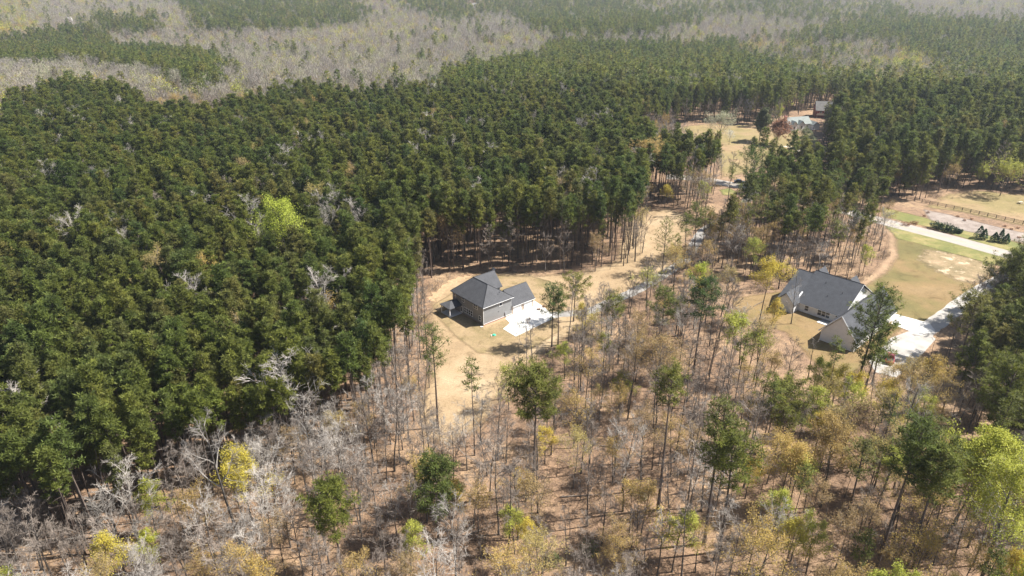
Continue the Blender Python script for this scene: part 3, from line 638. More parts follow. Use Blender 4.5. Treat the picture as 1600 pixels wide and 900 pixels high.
class Kind:
    """a tree form: separate trunk and crown meshes for the things, a joined mesh for stuff"""
    def __init__(s, T, K, tm, km, h):
        s.h = h; s.trunk = T.mesh('trunk', tm); s.crown = K.mesh('crown', km) if K.n else None
        g = Geo(); g.merge(T); n = len(tm)
        if K.n: g.merge(K, n)
        s.joined = g.mesh('tree_form', list(tm) + ([km] if K.n else []))
PB, DB, WB = [M_pbark], [M_dbark, M_twig], [M_dbark, M_wtwig]
def mk_pine(**k): T, K = pine(**k); return Kind(T, K, PB, M_needle, k.get('h', 23.0))
def mk_broad(tm, km, **k): T, K = broadleaf(**k); return Kind(T, K, tm, km, k.get('h', 15.0))
PINES = [mk_pine(h=h_, cr=c_, cf=f_, nb=n_, clump=.78, nlen=.50, nw=.20) for h_, c_, f_, n_ in ((24, 2.2, .36, 26), (23, 1.9, .40, 26), (25.5, 2.6, .33, 28), (21.5, 1.8, .44, 28), (25, 2.1, .30, 22), (20.5, 2.3, .40, 26))]
SCRAWNY = [mk_pine(h=h_, cr=c_, cf=f_, nb=n_, per=18) for h_, c_, f_, n_ in ((24, 1.9, .30, 15), (22, 1.7, .34, 14), (18, 1.5, .40, 14))]
DEEP = [mk_pine(h=h_, cr=c_, cf=f_, nb=n_) for h_, c_, f_, n_ in ((22, 3.0, .72, 40), (19, 2.9, .80, 38), (24, 3.2, .62, 40))]
BARE = [mk_broad(DB, M_tan, h=h_, cr=c_, limbs=l_, sub=6, tw=7, twigr=.022, ends=2) for h_, c_, l_ in ((17, 3.3, 10), (15, 3.4, 9), (20, 3.8, 11), (13, 2.8, 8), (18, 2.4, 9))]
PALE = [mk_broad(WB, M_tan, h=h_, cr=c_, limbs=l_, sub=6, tw=8, twigr=.022, ends=2, trunk_f=.3) for h_, c_, l_ in ((16, 5.2, 10), (14, 4.8, 10))]
SAPL = [mk_broad(DB, M_tan, h=h_, cr=c_, limbs=6, sub=3, tw=3, tr=.07, twigr=.014, trunk_f=.4) for h_, c_ in ((9, 1.2), (12, 1.4), (7, 1.0))]
BK = dict(limbs=10, sub=5, tw=6, bud=6, budsize=.19, budspread=.30)
TAN = [mk_broad(DB, M_tan, h=h_, cr=c_, **BK) for h_, c_ in ((15, 4.3), (13, 4.0), (17, 5.0))]
YEL = [mk_broad(DB, M_yel, h=h_, cr=c_, **{**BK, 'bud': 9, 'budsize': .20}) for h_, c_ in ((14, 3.6), (12, 3.2))]
LIME = [mk_broad(DB, M_lime, h=h_, cr=c_, **{**BK, 'bud': 9, 'budsize': .22}) for h_, c_ in ((15, 3.6), (13, 3.0))]
BRUSH = []
for k in range(4):
    T, K = Geo(), Geo(); n = 46; hh = (1.2, 1.8, 1.0, 2.4)[k]
    P = rng.normal(size=(n, 3)) * (.7, .7, 0); D = rng.normal(size=(n, 3)) * .45; D[:, 2] = 1; D /= np.linalg.norm(D, axis=1)[:, None]
    T.spikes(P, D, hh * rng.uniform(.5, 1.1, n), .05, 0, .5); T.spikes(P + D * hh * .4, (D + rng.normal(size=(n, 3)) * .5), hh * .5, .04, 0, .5)
    if k < 3: K.leaves(P + D * hh * rng.uniform(.4, 1, (n, 1)), .16, 0, rng.uniform(0, 1, n))
    BRUSH.append(Kind(T, K, [M_twig], M_tan, hh))
FAR_P = [far_pine(h_, c_, 340).mesh('far_pine_form', [M_pbark, M_needle]) for h_, c_ in ((22, 3.2), (24, 3.8), (20, 3.4), (23, 2.8))]
FAR_G = [far_broad(h_, c_).mesh('far_bare_form', [M_twig, M_grey]) for h_, c_ in ((19, 4.2), (17, 3.8), (21, 4.6))]
FAR_T = [far_broad(h_, c_, twig=False, n=240, leaf=.6).mesh('far_tan_form', [M_twig, M_tan]) for h_, c_ in ((17, 4.2), (15, 3.8))]
FAR_L = [far_broad(h_, c_, twig=False, n=300, leaf=.8).mesh('far_lime_form', [M_dbark, M_lime]) for h_, c_ in ((17, 4.0), (15, 3.6))]
FAR_Y = [far_broad(h_, c_, twig=False, n=280, leaf=.7).mesh('far_yellow_form', [M_dbark, M_yel]) for h_, c_ in ((15, 3.6),)]

# ------------------------------------------------------------------ where trees stand
def px_poly(p): return np.array(p, float)
# stands outlined by the foot of their trees
STAND_L = px_poly([(-900,1300),(-60,850),(60,872),(140,890),(200,852),(250,812),(330,782),(440,745),(540,712),(600,660),(640,600),(646,530),(648,470),(665,446),(705,430),(760,418),(850,424),(950,420),(990,408),(1006,385),(1004,345),(1008,322),(1060,320),(1112,312),(1120,292),(1100,286),(1000,268),(985,245),(1000,222),(1038,207),(1055,196),(1000,150),(1000,-200),(-900,-200)])
STAND_N2 = px_poly([(1150,282),(1292,296),(1294,314),(1188,290)])
STAND_M = px_poly([(1118,418),(1130,385),(1168,340),(1205,312),(1300,336),(1372,354),(1370,390),(1340,424),(1290,436),(1210,432)])
STAND_R = px_poly([(1556,448),(1545,500),(1520,540),(1490,600),(1495,690),(1560,770),(1900,900),(1900,430),(1620,432)])
STAND_N = px_poly([(1296,316),(1380,334),(1440,318),(1480,298),(1530,292),(1600,296),(1900,320),(1900,-200),(1000,-200),(1000,150),(1052,196),(1110,189),(1180,193),(1222,198),(1222,188),(1270,172),(1315,174),(1300,205),(1284,222),(1290,250)])
MIXR = px_poly([(1180,640),(1500,610),(1560,760),(1900,900),(1900,1300),(1150,1300),(1160,800)])
OPEN = [px_poly(p) for p in (
    [(664,470),(700,436),(740,424),(860,428),(945,426),(995,414),(1012,385),(1010,345),(1014,327),(1060,325),(1085,345),(1070,400),(1050,436),(1000,470),(940,500),(880,535),(850,560),(800,590),(762,620),(735,650),(700,650),(672,625),(670,560),(664,500)],
    LAWN2, PASTURE, FIELD,
    [(1355,600),(1350,560),(1400,500),(1470,480),(1560,420),(1600,420),(1570,460),(1500,500),(1465,540),(1420,580),(1390,600)],
    [(1200,296),(1360,330),(1600,392),(1800,440),(1800,480),(1600,432),(1545,420),(1380,365),(1200,312)],
    [(1378,306),(1440,318),(1700,372),(1700,440),(1440,366),(1378,345)], [(1040,222),(1120,276),(1150,281),(1290,294),(1290,250),(1270,205),(1040,205)], [(1222,215),(1222,188),(1270,170),(1315,172),(1300,205)], [(1105,280),(1200,292),(1190,318),(1120,345),(1090,380),(1060,420),(1045,400),(1090,345),(1120,310)],
    [(1218,215),(1218,190),(1285,172),(1318,178),(1300,205),(1280,215)])]
RW = [(catmull(gpoly(DRV)), 3.2), (RP, 5.5), (catmull(gpoly([(1420,540),(1448,515),(1480,492),(1520,462),(1560,440),(1600,424)])), 4.0)]
# far woods, outlined by their tree tops in the photograph
FARMAP = [
 ('pine', [(-900,60),(0,56),(70,50),(95,45),(125,38),(150,50),(190,75),(240,74),(330,86),(345,100),(335,128),(290,120),(240,108),(170,98),(100,92),(60,96),(0,92),(-900,98)]),
 ('pine', [(150,18),(185,30),(250,22),(255,44),(180,48),(140,40)]), ('pine', [(270,-60),(272,0),(300,28),(310,46),(420,42),(480,46),(540,36),(578,24),(560,6),(520,-60)]),
 ('pine', [(640,14),(700,30),(790,18),(850,40),(900,52),(1000,52),(1050,36),(980,14),(920,-60),(640,-60),(600,-10)]),
 ('lime', [(400,172),(395,160),(402,150),(372,122),(350,118),(365,140),(380,142)]),
 ('limemix', [(1140,72),(1200,56),(1300,60),(1440,72),(1480,96),(1440,116),(1400,124),(1340,122),(1280,116),(1240,102),(1180,96)]),
 ('grey', [(850,54),(1000,52),(1060,36),(1150,20),(1290,36),(1300,50),(1200,56),(1130,66),(1000,66),(900,66)]),
 ('grey', [(1395,-60),(1400,12),(1420,30),(1500,32),(1620,34),(1900,40),(1900,-60)]),
 ('mixed', [(920,-60),(1395,-60),(1400,20),(1310,40),(1290,36),(1150,20),(1060,34),(980,14)]),
 ('limemix', [(-900,-60),(40,-60),(60,30),(30,60),(-900,60)]),
 ('grey', [(-900,98),(0,92),(60,96),(100,92),(170,98),(240,108),(290,120),(335,128),(345,100),(330,86),(240,74),(190,75),(150,50),(125,38),(95,45),(40,52),(60,30),(40,-60),(640,-60),(640,14),(700,30),(790,18),(870,56),(855,76),(790,94),(705,108),(690,138),(600,146),(560,150),(520,138),(420,142),(395,160),(340,172),(300,175),(222,168),(205,142),(150,134),(60,140),(22,158),(0,205),(-60,230),(-900,250)]),
 ('greymix', [(1120,60),(1400,60),(1480,96),(1560,110),(1530,130),(1440,118),(1400,128),(1340,124)]),
]
def visible(px): return (px[:, 0] > -60) & (px[:, 0] < 1660) & (px[:, 1] > -60) & (px[:, 1] < 985)

heroes = []        # world positions kept clear
def near_hero(P, r=2.6):
    k = np.zeros(len(P), bool)
    for hx, hy, rr in heroes: k |= np.hypot(P[:, 0] - hx, P[:, 1] - hy) < rr
    return k
def jit_grid(y0, y1, s, half=0.86, margin=28):
    out = []
    y = y0
    ys = np.arange(y0, y1, s)
    for i, y in enumerate(ys):
        X = half * y + margin; xs = np.arange(-X, X, s) + (s / 2 if i % 2 else 0)
        out.append(np.stack([xs, np.full(len(xs), y)], 1))
    P = np.concatenate(out); return P + rng.uniform(-.38, .38, P.shape) * s

def load_heroes():
    H = []
    def height(bx, by, ty):
        g = at(bx, by); v = (ty - 450) / FPX; return g, CAM_H - g[1] * (sp + v * cp) / (cp - v * sp)
    pn = [ # base x, base y, top y, crown width px, crown share, extras, label
     (833,772,577,112,.36,dict(nb=46,per=30,lopside=-.15),'big full pine with a broad crown standing over the bare trees in the middle foreground'),
     (684,668,512,60,.40,dict(nb=22,per=22,sparse=.8),'lanky pine with thin open crown at the left edge of the sandy clearing'),
     (685,846,722,84,.62,dict(nb=46,per=28),'bushy low branched pine with deep crown in the left foreground of the bare woods'),
     (536,900,762,92,.50,dict(nb=42,per=28),'round topped pine cut by the bottom edge, left of centre'),
     (1028,797,577,62,.24,dict(nb=24,per=28),'tall straight pine with a small compact crown high above the bare trees'),
     (1123,862,676,100,.42,dict(nb=36,per=26),'dark pine with a long bare trunk, right one of the foreground pair'),
     (1100,850,632,84,.45,dict(nb=34,per=22,sparse=.85),'loose open crowned pine just behind the foreground pair'),
     (1212,705,600,96,.62,dict(nb=34,per=26,flatness=1.1),'wide dark pine with flat layers below the cream house'),
     (1331,632,450,98,.62,dict(nb=38,per=28,lopside=.1,cr_=1),'tall dark pine standing right in front of the cream house'),
     (1345,632,492,60,.55,dict(nb=24,per=24),'smaller pine crowded against the tall dark one in front of the cream house'),
     (1364,905,660,90,.34,dict(nb=36,per=28),'dark pine with leaning trunk rising at the bottom right, left of the lime trees'),
     (1408,912,692,110,.36,dict(nb=40,per=30),'heavy dark crowned pine touching the lime green tree at bottom right'),
     (1322,815,690,50,.45,dict(nb=20,per=22),'slim dark pine at the left of the bottom right pines'),
     (1083,586,437,66,.38,dict(nb=34,per=28),'round headed pine between the two houses'),
     (1031,541,455,62,.6,dict(nb=30,per=26),'bushy mid green pine right of the winding driveway'),
     (862,542,448,50,.5,dict(nb=24,per=22),'small pine beside the white parking pad, nearer the garage'),
     (896,502,432,54,.55,dict(nb=26,per=22,sparse=.9),'open crowned pine at the right of the white parking pad'),
     (872,539,455,36,.4,dict(nb=18,per=20),'thin pine between the two pines by the white parking pad'),
     (955,524,465,52,.6,dict(nb=26,per=24),'short dark pine beside the middle of the winding driveway'),
     (1034,428,345,50,.62,dict(nb=26,per=12,sparse=.8),'sparse rounded pine alone on the sandy ground by the driveway'),
     (1083,404,318,36,.45,dict(nb=22,per=22),'tall thin pine left of the driveway bend'),
     (1097,398,328,40,.45,dict(nb=22,per=22),'thin pine right of the driveway bend'),
     (1068,412,338,32,.4,dict(nb=18,per=20),'thin pine at the sandy side of the driveway bend'),
     (1137,315,262,20,.35,dict(nb=14,per=18),'slender lone pine on the sand by the green grass patch'),
     (1166,343,235,70,.50,dict(nb=34,per=22),'tall pine with two dark trunks where the driveway meets the road'),
     (1535,716,566,110,.62,dict(nb=46,per=30),'massive dark pine at the right edge above the lime trees'),
     (1545,505,405,84,.55,dict(nb=34,per=26),'dark pine at the end of the cream house driveway'),
     (1500,560,462,84,.6,dict(nb=34,per=26),'dark green pine at the right of the parking court'),
     (1578,510,380,78,.55,dict(nb=34,per=26),'tall pine by the road at the right edge'),
     (1362,600,528,40,.6,dict(nb=18,per=22),'low pine beside the parking court corner'),
     (1190,560,500,36,.5,dict(nb=1,per=1),None)]
    for bx, by, ty, wpx, cf, ex, lab in pn:
        if not lab: continue
        g, h = height(bx, by, ty); ex = dict(ex); ex.pop('cr_', None)
        d = g[1] * cp + (CAM_H - h * .8) * sp; cr = wpx / 2 / FPX * d * 1.0
        T, K = pine(h=h, cr=cr * 1.02, cf=cf, tr=.13 + h * .0055, clump=.95, nlen=.5, nw=.15, **ex)
        t = empty('pine_tree', (g[0], g[1], 0), rng.uniform(0, .6) * 0, lab, 'pine tree')
        link('trunk', T.mesh('trunk', PB), t); link('crown', K.mesh('crown', M_needle), t); heroes.append((g[0], g[1], 2.2))
    bl = [ # name, base, top, width, trunk mats, leaf mat, extras, label, category
     ('bare_tree',384,866,650,118,WB,None,dict(lean=(-.16,.05),trunk_f=.5,limbs=8,sub=7,tw=8,tr=.30,wob=.2),'large leaning bare tree with white twisted limbs beside the bright yellow tree','bare tree'),
     ('budding_tree',398,832,708,92,DB,M_yel,dict(trunk_f=.45,limbs=10,sub=6,tw=6,bud=7,budsize=.30,budspread=.35),'bright yellow budding tree beside the large leaning white limbed tree','budding tree'),
     ('bare_tree',505,800,608,96,WB,None,dict(trunk_f=.3,limbs=12,sub=7,tw=8,tr=.18),'tall pale bare tree with fanned fine twigs at the edge of the dense pines','bare tree'),
     ('bare_tree',330,600,492,56,WB,None,dict(trunk_f=.4,limbs=9,sub=5,tw=5,tr=.2),'whitish bare crown poking out of the dense pines','bare tree'),
     ('dead_tree',150,840,640,30,WB,None,dict(trunk_f=.5,limbs=9,sub=3,tw=3,tr=.22,spread=.3,wob=.2),'white dead snag rising through the dark pines at the left','dead tree'),
     ('leafy_tree',462,486,314,96,DB,M_bright,dict(trunk_f=.5,limbs=14,sub=6,tw=6,bud=5,budsize=.42,budspread=.6),'vivid lime green tree alone in the middle of the dense pine wood','leafy tree'),
     ('budding_tree',1186,505,412,66,DB,M_yel,dict(trunk_f=.55,limbs=10,sub=6,tw=6,bud=6,budsize=.34),'golden yellow budding tree left of the cream house','budding tree'),
     ('budding_tree',1020,652,540,104,DB,M_tan,dict(trunk_f=.45,limbs=12,sub=7,tw=6,bud=5,budsize=.3),'wide straw yellow budding tree above the tall straight pine','budding tree'),
     ('budding_tree',1138,590,496,52,DB,M_lime,dict(trunk_f=.6,limbs=8,sub=5,tw=5,bud=7,budsize=.34),'small yellow green crown beside the round headed pine','budding tree'),
     ('budding_tree',1180,606,520,50,DB,M_lime,dict(trunk_f=.6,limbs=7,sub=5,tw=5,bud=4,budsize=.34),'thin lime green crown between the bare trees below the cream house','budding tree'),
     ('leafy_tree',1092,468,410,36,DB,M_bright,dict(trunk_f=.35,limbs=8,sub=5,tw=5,bud=6,budsize=.36),'small bright green tree at the driveway curve','leafy tree'),
     ('leafy_tree',1010,478,430,56,DB,M_lime,dict(trunk_f=.4,limbs=9,sub=5,tw=5,bud=4,budsize=.32),'pale green hazy tree over the driveway','leafy tree'),
     ('bare_tree',1236,506,424,34,WB,None,dict(trunk_f=.15,limbs=10,sub=5,tw=5,tr=.14,spread=.2),'upright whitish bare tree in front of the cream house roof','bare tree'),
     ('bare_tree',1262,592,522,24,WB,None,dict(trunk_f=.55,limbs=6,sub=3,tw=3,tr=.14),'small forked tree on the shaded lawn corner of the cream house','bare tree'),
     ('bare_tree',1404,706,592,98,WB,None,dict(trunk_f=.18,limbs=12,sub=7,tw=8,tr=.22),'spreading pale bare tree below the parking court','bare tree'),
     ('leafy_tree',1478,840,672,110,DB,M_lime,dict(trunk_f=.5,limbs=14,sub=7,tw=7,bud=9,budsize=.36,budspread=.4),'lime green leafing tree behind the heavy dark crowned pine','leafy tree'),
     ('leafy_tree',1524,930,728,140,WB,M_lime,dict(trunk_f=.4,limbs=14,sub=7,tw=8,bud=6,budsize=.32,tr=.32,budspread=.4),'large yellow green tree with white forked trunk at the bottom right corner','leafy tree'),
     ('budding_tree',1282,792,664,82,DB,M_tan,dict(trunk_f=.4,limbs=12,sub=7,tw=6,bud=5,budsize=.3),'golden tan budding tree just left of the bottom right pines','budding tree'),
     ('budding_tree',1215,800,690,90,DB,M_tan,dict(trunk_f=.4,limbs=12,sub=7,tw=6,bud=5,budsize=.28),'broad tan budding tree right of the foreground pine pair','budding tree'),
     ('budding_tree',1296,650,575,54,DB,M_yel,dict(trunk_f=.3,limbs=9,sub=5,tw=6,bud=5,budsize=.28),'yellow budding tree at the foot of the pine in front of the cream house','budding tree'),
     ('budding_tree',1026,905,800,58,WB,M_yel,dict(trunk_f=.5,limbs=9,sub=6,tw=6,bud=1,budsize=.26),'pale limbed tree with a thin yellow top near the bottom centre right','budding tree'),
     ('leafy_tree',1575,985,872,80,DB,M_bright,dict(trunk_f=.3,limbs=9,sub=6,tw=6,bud=6,budsize=.34),'bright green crown cut by the bottom right corner','leafy tree'),
     ('leafy_tree',1562,306,260,60,DB,M_lime,dict(trunk_f=.25,limbs=11,sub=6,tw=6,bud=6,budsize=.42),'light yellow green tree at the back of the pasture','leafy tree'),
     ('bare_tree',1122,228,184,46,WB,M_grey,dict(trunk_f=.3,limbs=13,sub=7,tw=7,bud=5,budsize=.34,tr=.3),'rounded grey bare tree in the far field','bare tree'),
     ('evergreen_tree',1186,221,172,28,DB,M_olive,dict(trunk_f=.15,limbs=20,sub=7,tw=6,bud=9,budsize=.6,spread=.15,tr=.25),'upright olive green oval tree in the far field','evergreen tree'),
     ('leafy_tree',1213,226,195,34,DB,M_rust,dict(trunk_f=.2,limbs=14,sub=7,tw=6,bud=8,budsize=.5),'low rust brown leafing tree in the far field','leafy tree'),
     ('leafy_tree',1252,246,202,26,DB,M_sage,dict(trunk_f=.35,limbs=12,sub=6,tw=6,bud=3,budsize=.40),'pale sage green tree in front of the far white house','leafy tree'),
     ('blossom_tree',1139,226,208,20,DB,M_white,dict(trunk_f=.25,limbs=8,sub=4,tw=4,bud=3,budsize=.3,tr=.12),'little white blossoming tree beside the rounded grey bare tree','blossom tree'),
     ('budding_tree',1003,312,228,62,DB,M_tan,dict(trunk_f=.6,limbs=13,sub=6,tw=6,bud=6,budsize=.42),'tan yellow domed tree at the edge of the pines left of the far field','budding tree'),
     ('leafy_tree',792,195,150,34,DB,M_lime,dict(trunk_f=.5,limbs=9,sub=5,tw=5,bud=5,budsize=.6),'yellow green tree among the dark pines on the ridge above the wood','leafy tree'),
     ('leafy_tree',5,225,180,60,DB,M_bright,dict(trunk_f=.5,limbs=10,sub=5,tw=5,bud=5,budsize=.6),'bright green tree at the left edge above the dense pines','leafy tree'),
     ('leafy_tree',1583,190,158,30,DB,M_bright,dict(trunk_f=.5,limbs=9,sub=5,tw=5,bud=6,budsize=.6),'bright lime tree in the far pines at the right edge','leafy tree'),
     ('bare_tree',780,640,585,34,DB,None,dict(trunk_f=.4,limbs=9,sub=4,tw=4,tr=.09),'small bare tree at the near tip of the sandy clearing','bare tree'),
     ('bare_tree',822,575,492,26,WB,None,dict(trunk_f=.45,limbs=6,sub=3,tw=3,tr=.10,lean=(.1,0)),'thin forked bare tree in front of the white parking pad','bare tree'),
     ('leafy_tree',811,580,498,20,DB,M_olive,dict(trunk_f=.7,limbs=6,sub=3,tw=3,tr=.07,bud=2,budsize=.24),'spindly young tree with few leaves in front of the parking pad','leafy tree'),
     ('leafy_tree',795,640,570,48,DB,M_lime,dict(trunk_f=.3,limbs=8,sub=5,tw=5,bud=3,budsize=.28,tr=.1),'soft yellow green tree left of the big full pine','leafy tree'),
     ('leafy_tree',888,232,214,2,DB,M_lime,dict(),None,None)]
    for nm, bx, by, ty, wpx, tm, km, ex, lab, cat in bl:
        if not lab: continue
        g, h = height(bx, by, ty); d = g[1] * cp + (CAM_H - h * .8) * sp; cr = wpx / 2 / FPX * d * (1.25 if g[1] > 250 else 1.05)
        ex = dict(ex); ex.setdefault('tr', .12 + h * .004)
        if g[1] < 200 and 'bud' in ex: ex['bud'] = int(ex['bud'] * 1.8); ex['budsize'] *= .72
        T, K = broadleaf(h=h, cr=cr * .95, **ex)
        t = empty(nm, (g[0], g[1], 0), 0, lab, cat)
        link('trunk', T.mesh('trunk', tm), t)
        if K.n: link('crown', K.mesh('crown', km), t)
        heroes.append((g[0], g[1], 2.4))
load_heroes()

spots = {k: [] for k in ('pine', 'bare', 'bud', 'sap', 'brush')}      # rows: x, y, form, scale, rz
def put(kind, P, nform, lo, hi, form0=0):
    if len(P) == 0: return
    n = len(P); spots[kind].append(np.stack([P[:, 0], P[:, 1], form0 + rng.integers(0, nform, n), rng.uniform(lo, hi, n), rng.uniform(0, 6.28, n)], 1))
F_PINE = PINES + SCRAWNY + DEEP                # forms 0-5 full, 6-8 scrawny, 9-11 crowned far down
F_BARE = BARE + PALE; F_BUD = TAN + YEL + LIME
def blocked(P, base):
    k = np.zeros(len(P), bool)
    for pg in OPEN: k |= inside(base, pg)
    for L, r in RW:
        for q in L[::2]: k |= np.hypot(P[:, 0] - q[0], P[:, 1] - q[1]) < r
    return k | near_hero(P)
YN = 452.0
P = jit_grid(62, YN, 3.25); base = proj(np.concatenate([P, np.zeros((len(P), 1))], 1)); can = proj(np.concatenate([P, np.full((len(P), 1), 18.)], 1))
P3 = P; ok = ~blocked(P, base)
inL = inside(base + rng.normal(size=base.shape) * (5, 3), STAND_L); inM = inside(base, STAND_M); inR = inside(base, STAND_R); inN = inside(base, STAND_N) | inside(base, STAND_N2)
farcls = np.full(len(P), '', dtype=object)
for nm, pg in reversed(FARMAP): farcls[inside(can + rng.normal(size=can.shape) * (6, 2), px_poly(pg))] = nm
u = rng.uniform(0, 1, len(P)); v = rng.uniform(0, 1, len(P))
isdec = np.isin(farcls, ['grey', 'lime', 'limemix', 'mixed', 'greymix'])
left = ok & inL & ~isdec; edge = base[:, 1] > 560
s = left & (u < .90)
put('pine', P[s & (v < .92) & ~((base[:, 0] > 620) & (base[:, 1] > 330))], 6, .78, 1.06)
s2 = s & (v < .90) & (base[:, 0] > 620) & (base[:, 1] > 330); put('pine', P[s2 & (u < .60)], 6, .9, 1.12); put('pine', P[s2 & (u > .66)], 3, .85, 1.05, 6)
put('bare', P[s & (v > .92) & (v < .95)], 5, 1.0, 1.35); put('bare', P[s & (v > .95) & (v < .970)], 2, 1.3, 1.6, 5)
put('bud', P[s & (v > .975) & (v < .983)], 3, 1.2, 1.45)
m = ok & inM; put('pine', P[m & (u < .19)], 6, .80, 1.08); put('pine', P[m & (u > .42) & (u < .58)], 3, .85, 1.05, 6); put('bare', P[m & (u > .60) & (u < .72)], 7, .8, 1.1); put('bud', P[m & (u > .76) & (u < .84)], 3, .8, 1.1)
m = ok & inR; put('pine', P[m & (u < .16)], 6, .65, .98); put('pine', P[m & (u > .16) & (u < .42)], 3, .6, 1.0, 9); put('bare', P[m & (u > .5) & (u < .62)], 7, .7, 1.0); put('bud', P[m & (u > .7) & (u < .76)], 3, .7, 1.0)
m = ok & inN & ~isdec; put('pine', P[m & (u < .30)], 6, .82, 1.15); put('pine', P[m & (u > .30) & (u < .56)], 3, .65, 1.1, 9); put('bare', P[m & (u > .58) & (u < .62)], 5, .9, 1.2); put('bud', P[m & (u > .64) & (u < .66)], 7, .9, 1.2)
m = ok & (inL | inN) & isdec; put('bare', P[m & (u < .22)], 5, .9, 1.2); put('bud', P[m & (u > .25) & (u < .33)], 3, .9, 1.2)
belt = ok & inside(base, px_poly([(-400,1500),(-400,830),(-60,852),(60,874),(140,892),(200,854),(250,815),(330,785),(540,700),(600,645),(650,560),(672,600),(670,660),(600,770),(440,880),(400,1000),(300,1500)]))
put('bare', P[belt & (u > .64) & (u < .80)], 5, .65, 1.0); put('bare', P[belt & (u > .80) & (u < .95)], 2, .75, 1.1, 5); put('bud', P[belt & (u > .94) & (u < .97)], 3, .6, .9)
rest = ok & ~(inL | inM | inR | inN)
thin = inside(base, px_poly([(1090,430),(1240,440),(1420,600),(1420,640),(1150,640),(1060,560)])) | inside(base, px_poly([(640,560),(800,560),(860,640),(760,720),(640,700)])) 
mixr = inside(base, MIXR)
house_view = inside(base, px_poly([(1200,500),(1420,500),(1430,615),(1290,632),(1200,560)])) | inside(base, px_poly([(800,500),(880,520),(880,590),(800,600)])) | inside(base, px_poly([(1340,590),(1475,560),(1470,650),(1420,690),(1340,670)]))
r1 = rest & ~mixr & ~house_view; dens = np.where(thin, .45, 1.0); dens = np.where(inside(base, px_poly([(870,500),(940,478),(1060,405),(1112,425),(1110,500),(1000,540),(900,560)])), .75, dens)
put('bare', P[r1 & (u < .25 * dens)], 5, .68, 1.12); put('bare', P[r1 & (u > .30) & (u < .30 + .035 * dens)], 2, .7, 1.05, 5)
put('bud', P[r1 & (u > .42) & (u < .42 + .06 * dens)], 3, .65, 1.0); put('bud', P[r1 & (u > .55) & (u < .55 + .030 * dens)], 4, .7, .95, 3)
put('pine', P[r1 & (u > .6) & (u < .6 + .010 * dens)], 3, .7, .95, 6); put('sap', P[r1 & (u > .65) & (u < .65 + .24 * dens)], 3, .6, 1.1)
r2 = rest & mixr
put('bud', P[r2 & (u < .17)], 3, .7, 1.05); put('bud', P[r2 & (u > .2) & (u < .285)], 4, .7, 1.0, 3); put('bare', P[r2 & (u > .3) & (u < .50)], 7, .6, .98); put('pine', P[r2 & (u > .55) & (u < .575)], 3, .7, .95, 6); put('sap', P[r2 & (u > .65) & (u < .85)], 3, .6, 1.1)
for stand, dn in ((inL, .05), (inM, .12), (inR, .12)): put('sap', P[ok & stand & ~isdec & (v > 1 - dn) & (base[:, 1] > 300)], 3, .7, 1.2)
Pb = jit_grid(62, 300, 1.7); bb = proj(np.concatenate([Pb, np.zeros((len(Pb), 1))], 1)); okb = ~blocked(Pb, bb)
ub = rng.uniform(0, 1, len(Pb)); nL = inside(bb, STAND_L); cl = .5 + .5 * np.sin(Pb[:, 0] * .21 + 1.5 * np.sin(Pb[:, 1] * .13)) * np.sin(Pb[:, 1] * .17 + 1)
put('brush', Pb[okb & ~inside(bb, px_poly([(870,500),(940,478),(1060,405),(1112,425),(1110,470),(1000,510),(900,530)])) & (ub < np.where(nL, .08, .06 + .18 * cl))], 4, .5, 1.15)

rows = {k: np.concatenate(v) for k, v in spots.items() if v}
# --- the nearest of each kind become things with parts, the rest one stuff object
ZONES = [('pines of the left wood', STAND_L, 'in the dense wood left of and behind the dark grey house'), ('trees of the middle grove', STAND_M, 'in the grove between the cream house and the road'),
         ('trees at the right edge', STAND_R, 'in the dark stand at the right edge'), ('trees beyond the road', STAND_N, 'in the wood beyond the road'), ('trees of the foreground wood', None, 'on the leaf covered ground of the open foreground wood')]
NAMEK = {'pine': ('pine_tree', 'pine tree'), 'bare': ('bare_tree', 'bare tree'), 'bud': ('budding_tree', 'budding tree'), 'sap': ('bare_sapling', 'sapling')}
def adj(kind, f, size):
    if kind == 'pine': return size + ' ' + ('low branched pine' if f > 8 else 'scrawny pine' if f > 5 else ['full pine', 'narrow pine', 'broad pine', 'deep crowned pine', 'short crowned pine', 'rounded pine'][f])
    if kind == 'bare': return size + ' ' + ('pale spreading bare tree' if f > 4 else ['grey bare tree', 'low forking bare tree', 'wide bare tree', 'small crowned bare tree', 'narrow bare tree'][f])
    if kind == 'bud': return size + ' ' + ('tan budding tree' if f < 3 else 'yellow budding tree' if f < 5 else 'lime budding tree')
    return size + ' leafless sapling'
